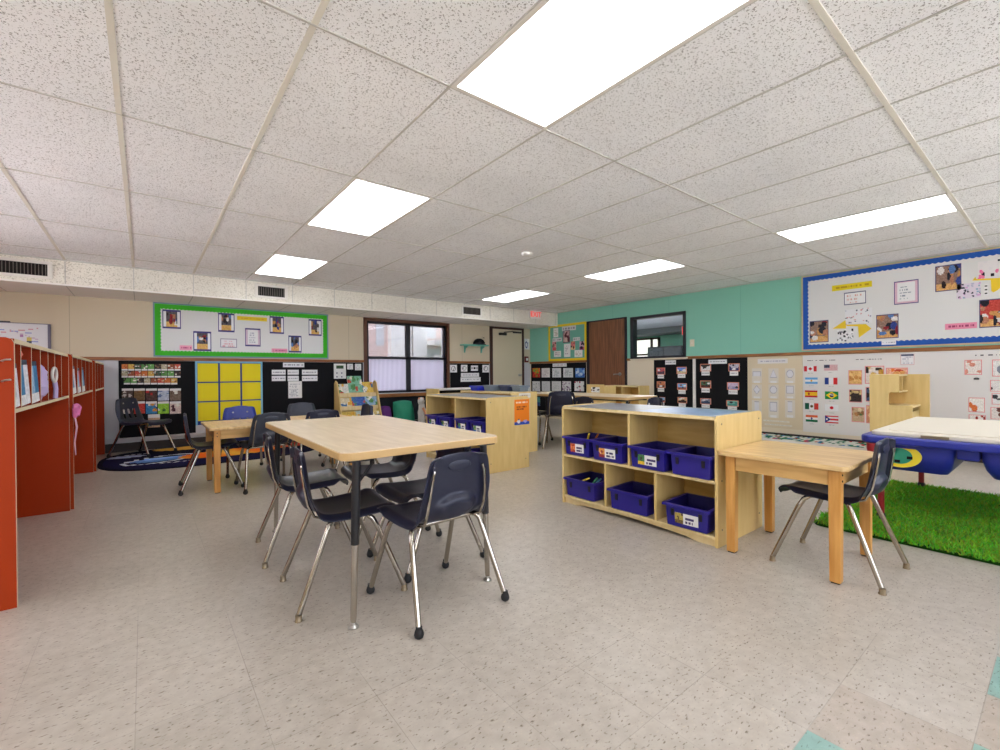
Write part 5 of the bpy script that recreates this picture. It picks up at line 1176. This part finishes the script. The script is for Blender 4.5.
cardset([((700.2, 364), (711, 375.4), (60, 60, 60), (230, 226, 226), 'black and white animal photo, top left'), ((728.4, 363.6), (739.6, 375.6), (190, 190, 206), (50, 60, 110), 'group photo, top right'), ((700.2, 380.6), (711, 392.6), (70, 110, 80), (90, 50, 40), 'green and brown photo, middle left'),
         ((727, 382.2), (739, 394.4), (206, 190, 214), (150, 150, 190), 'lilac photo, middle right'), ((700.4, 398.2), (711, 408), (130, 140, 156), (60, 80, 110), 'grey-blue photo, bottom left'), ((726.4, 400.2), (738.4, 410.4), (110, 190, 176), (70, 150, 140), 'turquoise photo, bottom right')], 'right black panel', ((708.4, 359.8), (726.8, 363.6)))
# shape poster panel
slab('display_board', 'beige paper panel with faint outlined shapes next to the right black panel', 'board', 'R', 2.36, 3.095, .2, 1.252, mat('beige_paper', (224, 208, 178), .8))
def shape(kind):
    def f(u, v):
        a = np.tile(np.array((226, 218, 206.)), (len(u), 1)); x, y = (u-.5)*2, (v-.62)*2.6
        if kind == 'circle': q = np.hypot(x, y)/.72
        elif kind == 'triangle': q = np.maximum(-y-.1, np.abs(x)*1.5+y*.75)/.6+.0
        elif kind == 'diamond': q = (np.abs(x)*1.2+np.abs(y))/.85
        elif kind == 'tall': q = np.maximum(np.abs(x)*1.6, np.abs(y))/.8
        elif kind == 'wide': q = np.maximum(np.abs(x), np.abs(y)*1.8)/.8
        else: q = np.maximum(np.abs(x), np.abs(y))/.72
        put(a, q < 1, (228, 226, 230)); put(a, (q < 1) & (q > .86), (168, 164, 180)); put(a, (v < .16) & (u > .2) & (u < .8), (236, 234, 234)); return a
    return f
sh_ = (('wide', 'rounded oblong'), ('triangle', 'triangle'), ('circle', 'circle with a line'), ('diamond', 'diamond'), ('circle', 'plain circle'), ('square', 'square'), ('tall', 'narrow upright box'), ('square', 'wide upright box'), ('tall', 'prism outline'))
for k, (kd, nm) in enumerate(sh_):
    x = (756.8, 773.4, 790)[k % 3]; y0, y1 = ((368.4, 383), (384.4, 398.6), (400, 418))[k//3]
    sheet('shape_card', 'pale card with a %s in the %s row of the beige panel' % (nm, ('top', 'middle', 'bottom')[k//3]), 'card', 'R', (x-5, y0), (x+5, y1), shape(kd), (22, 28), 'shape cards', .012)
sheet('label_strip', 'pale title strip at the top of the beige panel', 'label', 'R', (757.6, 359.2), (787.6, 363.2), strip(150, (234, 230, 228), (176, 172, 186)), (40, 5), None, .012)
sheet('label_strip', 'upper text strip at the foot of the beige panel', 'label', 'R', (763.4, 419.6), (789.4, 422.8), strip(151, (232, 226, 214), (190, 184, 176)), (40, 5), None, .012)
sheet('label_strip', 'lower text strip at the foot of the beige panel', 'label', 'R', (764.6, 423.4), (792, 426.8), strip(152, (232, 226, 214), (190, 184, 176)), (40, 5), None, .012)
# flag panel and food panel
M_wp = mat('white_paper_panel', (232, 228, 224), .8)
slab('display_board', 'white paper panel carrying flags and food photos beneath the blue-bordered whiteboard', 'board', 'R', -1.3, 2.355, .18, 1.252, M_wp)
fl_ = [('canada', (803.7, 366), (817, 371.6), 'red and white flag with a maple leaf'), ('usa', (823.6, 364.6), (838, 370.8), 'flag with red stripes and a dark blue corner'), ('argentina', (804.8, 377.2), (818, 384.2), 'light blue and white striped flag'), ('france', (824.4, 377.4), (837.8, 384.8), 'blue, white and red upright striped flag'), ('spain', (804.6, 390), (817.8, 397.8), 'red and yellow striped flag'),
       ('brazil', (824.6, 391), (838.8, 399.8), 'green flag with a yellow diamond'), ('mexico', (804.6, 402.6), (818.8, 410), 'green, white and red upright striped flag'), ('japan', (824.6, 404), (838.8, 411.6), 'white flag with a red disc'), ('india', (805.4, 414.4), (818, 422.6), 'orange, white and green striped flag'), ('puerto', (824.6, 415), (838.8, 424), 'red striped flag with a blue triangle')]
for k_, tl, br, l_ in fl_:
    o = sheet('flag_card', l_+' on the white paper panel', 'flag', 'R', tl, br, flag(k_), (40, 26), 'flag cards', .012)
    a = on_x(tl, XR-.012); bq = on_x(br, XR-.012); w = a.y-bq.y
    panel('caption', Vector((XR-.0105, a.y-w*.3, bq.z-.03))-o.location, (0, -1, 0), (0, 0, 1), w*.4, .014, .001, strip(len(k_), (226, 222, 218), (130, 130, 136)), (16, 3), o)
def textline(seed, ink): return lambda u, v: _strip(seed, (232, 228, 224), ink, u, v)
sheet('title_strip', 'title lettering strip above the flags', 'label', 'R', (805, 359.2), (837.6, 361.6), textline(160, (90, 86, 90)), (60, 5), None, .011)
sheet('title_strip', 'title lettering strip above the food photos', 'label', 'R', (853.8, 358), (884, 360.6), textline(161, (90, 86, 90)), (60, 5), None, .011)
sheet('title_strip', 'title lettering strip at the right picture edge over the meat photo', 'label', 'R', (972, 352.6), (1012, 357.4), textline(162, (60, 60, 64)), (60, 5), None, .011)
PK = (232, 150, 150)
foods = [((848.4, 370.2), (862.2, 384.6), (226, 180, 110), [(240, 200, 130), (150, 80, 40), (206, 140, 70)], 'photo card of pale sticks of food at the upper left of the food photos'), ((849, 389.4), (862.2, 402.6), (60, 48, 46), [(220, 190, 130), (200, 170, 110), (60, 44, 40)], 'photo card of a round bowl under the pale sticks'),
         ((851.6, 406.8), (864.6, 422.6), (206, 176, 140), [(190, 130, 80), (230, 210, 170), (150, 110, 70), (90, 120, 70)], 'photo card of mixed grains at the lower left of the food photos'), ((864.8, 366), (884.4, 384), (236, 222, 210), [(206, 150, 60), (60, 50, 44), (230, 190, 110)], 'photo card of an oval dish above the play hutch'),
         ((885.8, 367.8), (908, 384), (236, 180, 150), [(240, 130, 60), (226, 160, 90), (200, 60, 40)], 'photo card of an orange dish behind the top of the play hutch'), ((865.6, 387), (880, 402), (70, 90, 120), [(226, 180, 60), (40, 40, 50), (220, 210, 200)], 'photo card mostly hidden behind the play hutch, upper'), ((866, 405), (880, 424), (220, 150, 110), [(200, 70, 60), (240, 200, 150)], 'photo card mostly hidden behind the play hutch, lower'),
         ((964.4, 360), (982, 374.8), (238, 228, 220), [(190, 110, 90), (160, 80, 70), (226, 150, 130)], 'photo card of a slab of meat right of the play hutch'), ((968.4, 397.4), (985, 412.6), (240, 234, 226), [(196, 70, 40), (226, 120, 60), (190, 80, 50)], 'photo card of a red upright object right of the play hutch'), ((968.6, 414.4), (986, 428), (240, 232, 226), [(170, 60, 50), (150, 50, 44)], 'photo card under the red upright object, half hidden by the sand table'),
         ((992, 359.6), (1012, 376.6), (236, 232, 228), [(170, 170, 176), (140, 140, 150)], 'photo card of a grey object at the right picture edge, topmost'), ((990, 380), (1010, 391.8), (230, 226, 222), [(60, 50, 48), (120, 90, 70), (40, 40, 44)], 'photo card of a dark object at the right picture edge, second from the top'), ((991.6, 393), (1010, 405), (230, 228, 226), [(80, 76, 78), (60, 60, 64)], 'photo card of a round grey object at the right picture edge, third from the top'), ((990.4, 407), (1010, 420), (230, 222, 216), [(110, 60, 50), (80, 44, 40)], 'photo card of a brown object at the right picture edge, lowest')]
for k, (tl, br, bg, pal, l_) in enumerate(foods): sheet('photo_card', l_, 'card', 'R', tl, br, photo(600+k, bg, bg, pal, PK, .06, 10 if k < 7 else 4), (20, 20), 'pink-edged photo cards', .012)
def topped(u, v):
    a = scribble(163, (236, 234, 234), (190, 190, 200), 4)(u, v); put(a, v > .82, (80, 84, 110)); put(a, (u < .05) | (u > .95) | (v < .05), (220, 180, 180)); return a
sheet('printed_sheet', 'white sheet with a dark top edge above the play hutch', 'paper', 'R', (900.4, 354.4), (914.4, 364.8), topped, (22, 18), None, .0122)
t = thing('black_clip', 'small black clip on the wall under the meat photo', 'clip', tuple(on_x((976.5, 378.8), XR-.008))); MB().box(-.012, 0, -.022, .022, -.010, .010).build('jaw', M_blackm, t, bevel=.003); MB().tube([(-.010, -.012, .008), (-.016, 0, .02), (-.010, .012, .008)], .002, 6).build('wire_handle', M_blackm, t)
t = thing('wall_switch', 'cream switch plate on the teal wall right of the interior window', 'switch', tuple(on_x((692.2, 343), XR)))
MB().box(-.006, 0, -.04, .04, -.06, .06).build('plate', M_cream, t, bevel=.002); MB().box(-.016, -.006, -.006, .006, -.012, .012).build('toggle', M_white, t, bevel=.002)
# alphabet strip mat on the floor along the poster wall
def stripmat(u, v):
    a = np.tile(np.array((214, 218, 208.)), (len(u), 1)); r = np.random.RandomState(12); c = r.rand(80, 8)
    k = c[np.clip((u*70).astype(int), 0, 79), np.clip((v*6).astype(int), 0, 7)]
    put(a, k < .3, (44, 120, 90)); put(a, (k > .3) & (k < .38), (190, 60, 60)); put(a, (k > .38) & (k < .46), (70, 120, 170)); return a
tag(panel('picture_mat', (6.74, 3.5, .11), (0, -1, 0), (1, 0, 0), 2.2, .50, .11, stripmat, (70, 12), mt=M_rug), 'thick green and white picture mat on the floor along the poster wall', 'mat')
# ------------------------------------------------------------------ light and camera
W = bpy.data.worlds.new('World'); SC.world = W; W.use_nodes = True
bg = W.node_tree.nodes['Background']; bg.inputs['Color'].default_value = L((225, 232, 250)); bg.inputs['Strength'].default_value = SKY
def lamp(name, loc, size, power, col=(1, 1, 1)):
    l = bpy.data.lights.new(name, 'AREA'); l.shape = 'RECTANGLE'; l.size, l.size_y = size; l.energy = power; l.color = col
    o = bpy.data.objects.new(name, l); COL.objects.link(o); o.location = loc; return o
lamp('room_lamp_beyond', (10.2, 7.2, 2.42), (1.2, 2.4), 150, (1, 1, 1))  # area light added to brighten the room beyond, no fixture modelled
sn = bpy.data.lights.new('sun', 'SUN'); sn.energy = SUN; sn.angle = .01; so = bpy.data.objects.new('sun', sn); COL.objects.link(so)
so.rotation_euler = Vector((-.7, -.03, -.7)).to_track_quat('-Z', 'Y').to_euler()
for k, (x0, x1, z0, z1) in enumerate(NW):
    o = lamp('window_portal', ((x0+x1)/2, YN-.14, (z0+z1)/2), (x1-x0, z1-z0), 1); o.rotation_euler = (PI/2, 0, 0); o.data.cycles.is_portal = True
o = lamp('window_portal', (XL-.14, 4.5, 1.4), (1.3, 3.8), 1); o.rotation_euler = (0, -PI/2, 0); o.data.cycles.is_portal = True
cd = bpy.data.cameras.new('camera'); cam = bpy.data.objects.new('camera', cd); COL.objects.link(cam)
cd.sensor_width = 36; cd.lens = F*36/1000; cd.clip_start = .05; cd.clip_end = 100
M3 = Matrix((rt, up, -fw)).transposed(); cam.matrix_world = Matrix.Translation((0, 0, H)) @ M3.to_4x4()
SC.camera = cam
vs_ = SC.view_settings; vs_.view_transform = 'Standard'; vs_.look = 'None'; vs_.exposure = EXPO; vs_.gamma = 1.0; vs_.use_curve_mapping = False
SC.cycles.max_bounces = 8; SC.cycles.diffuse_bounces = 6
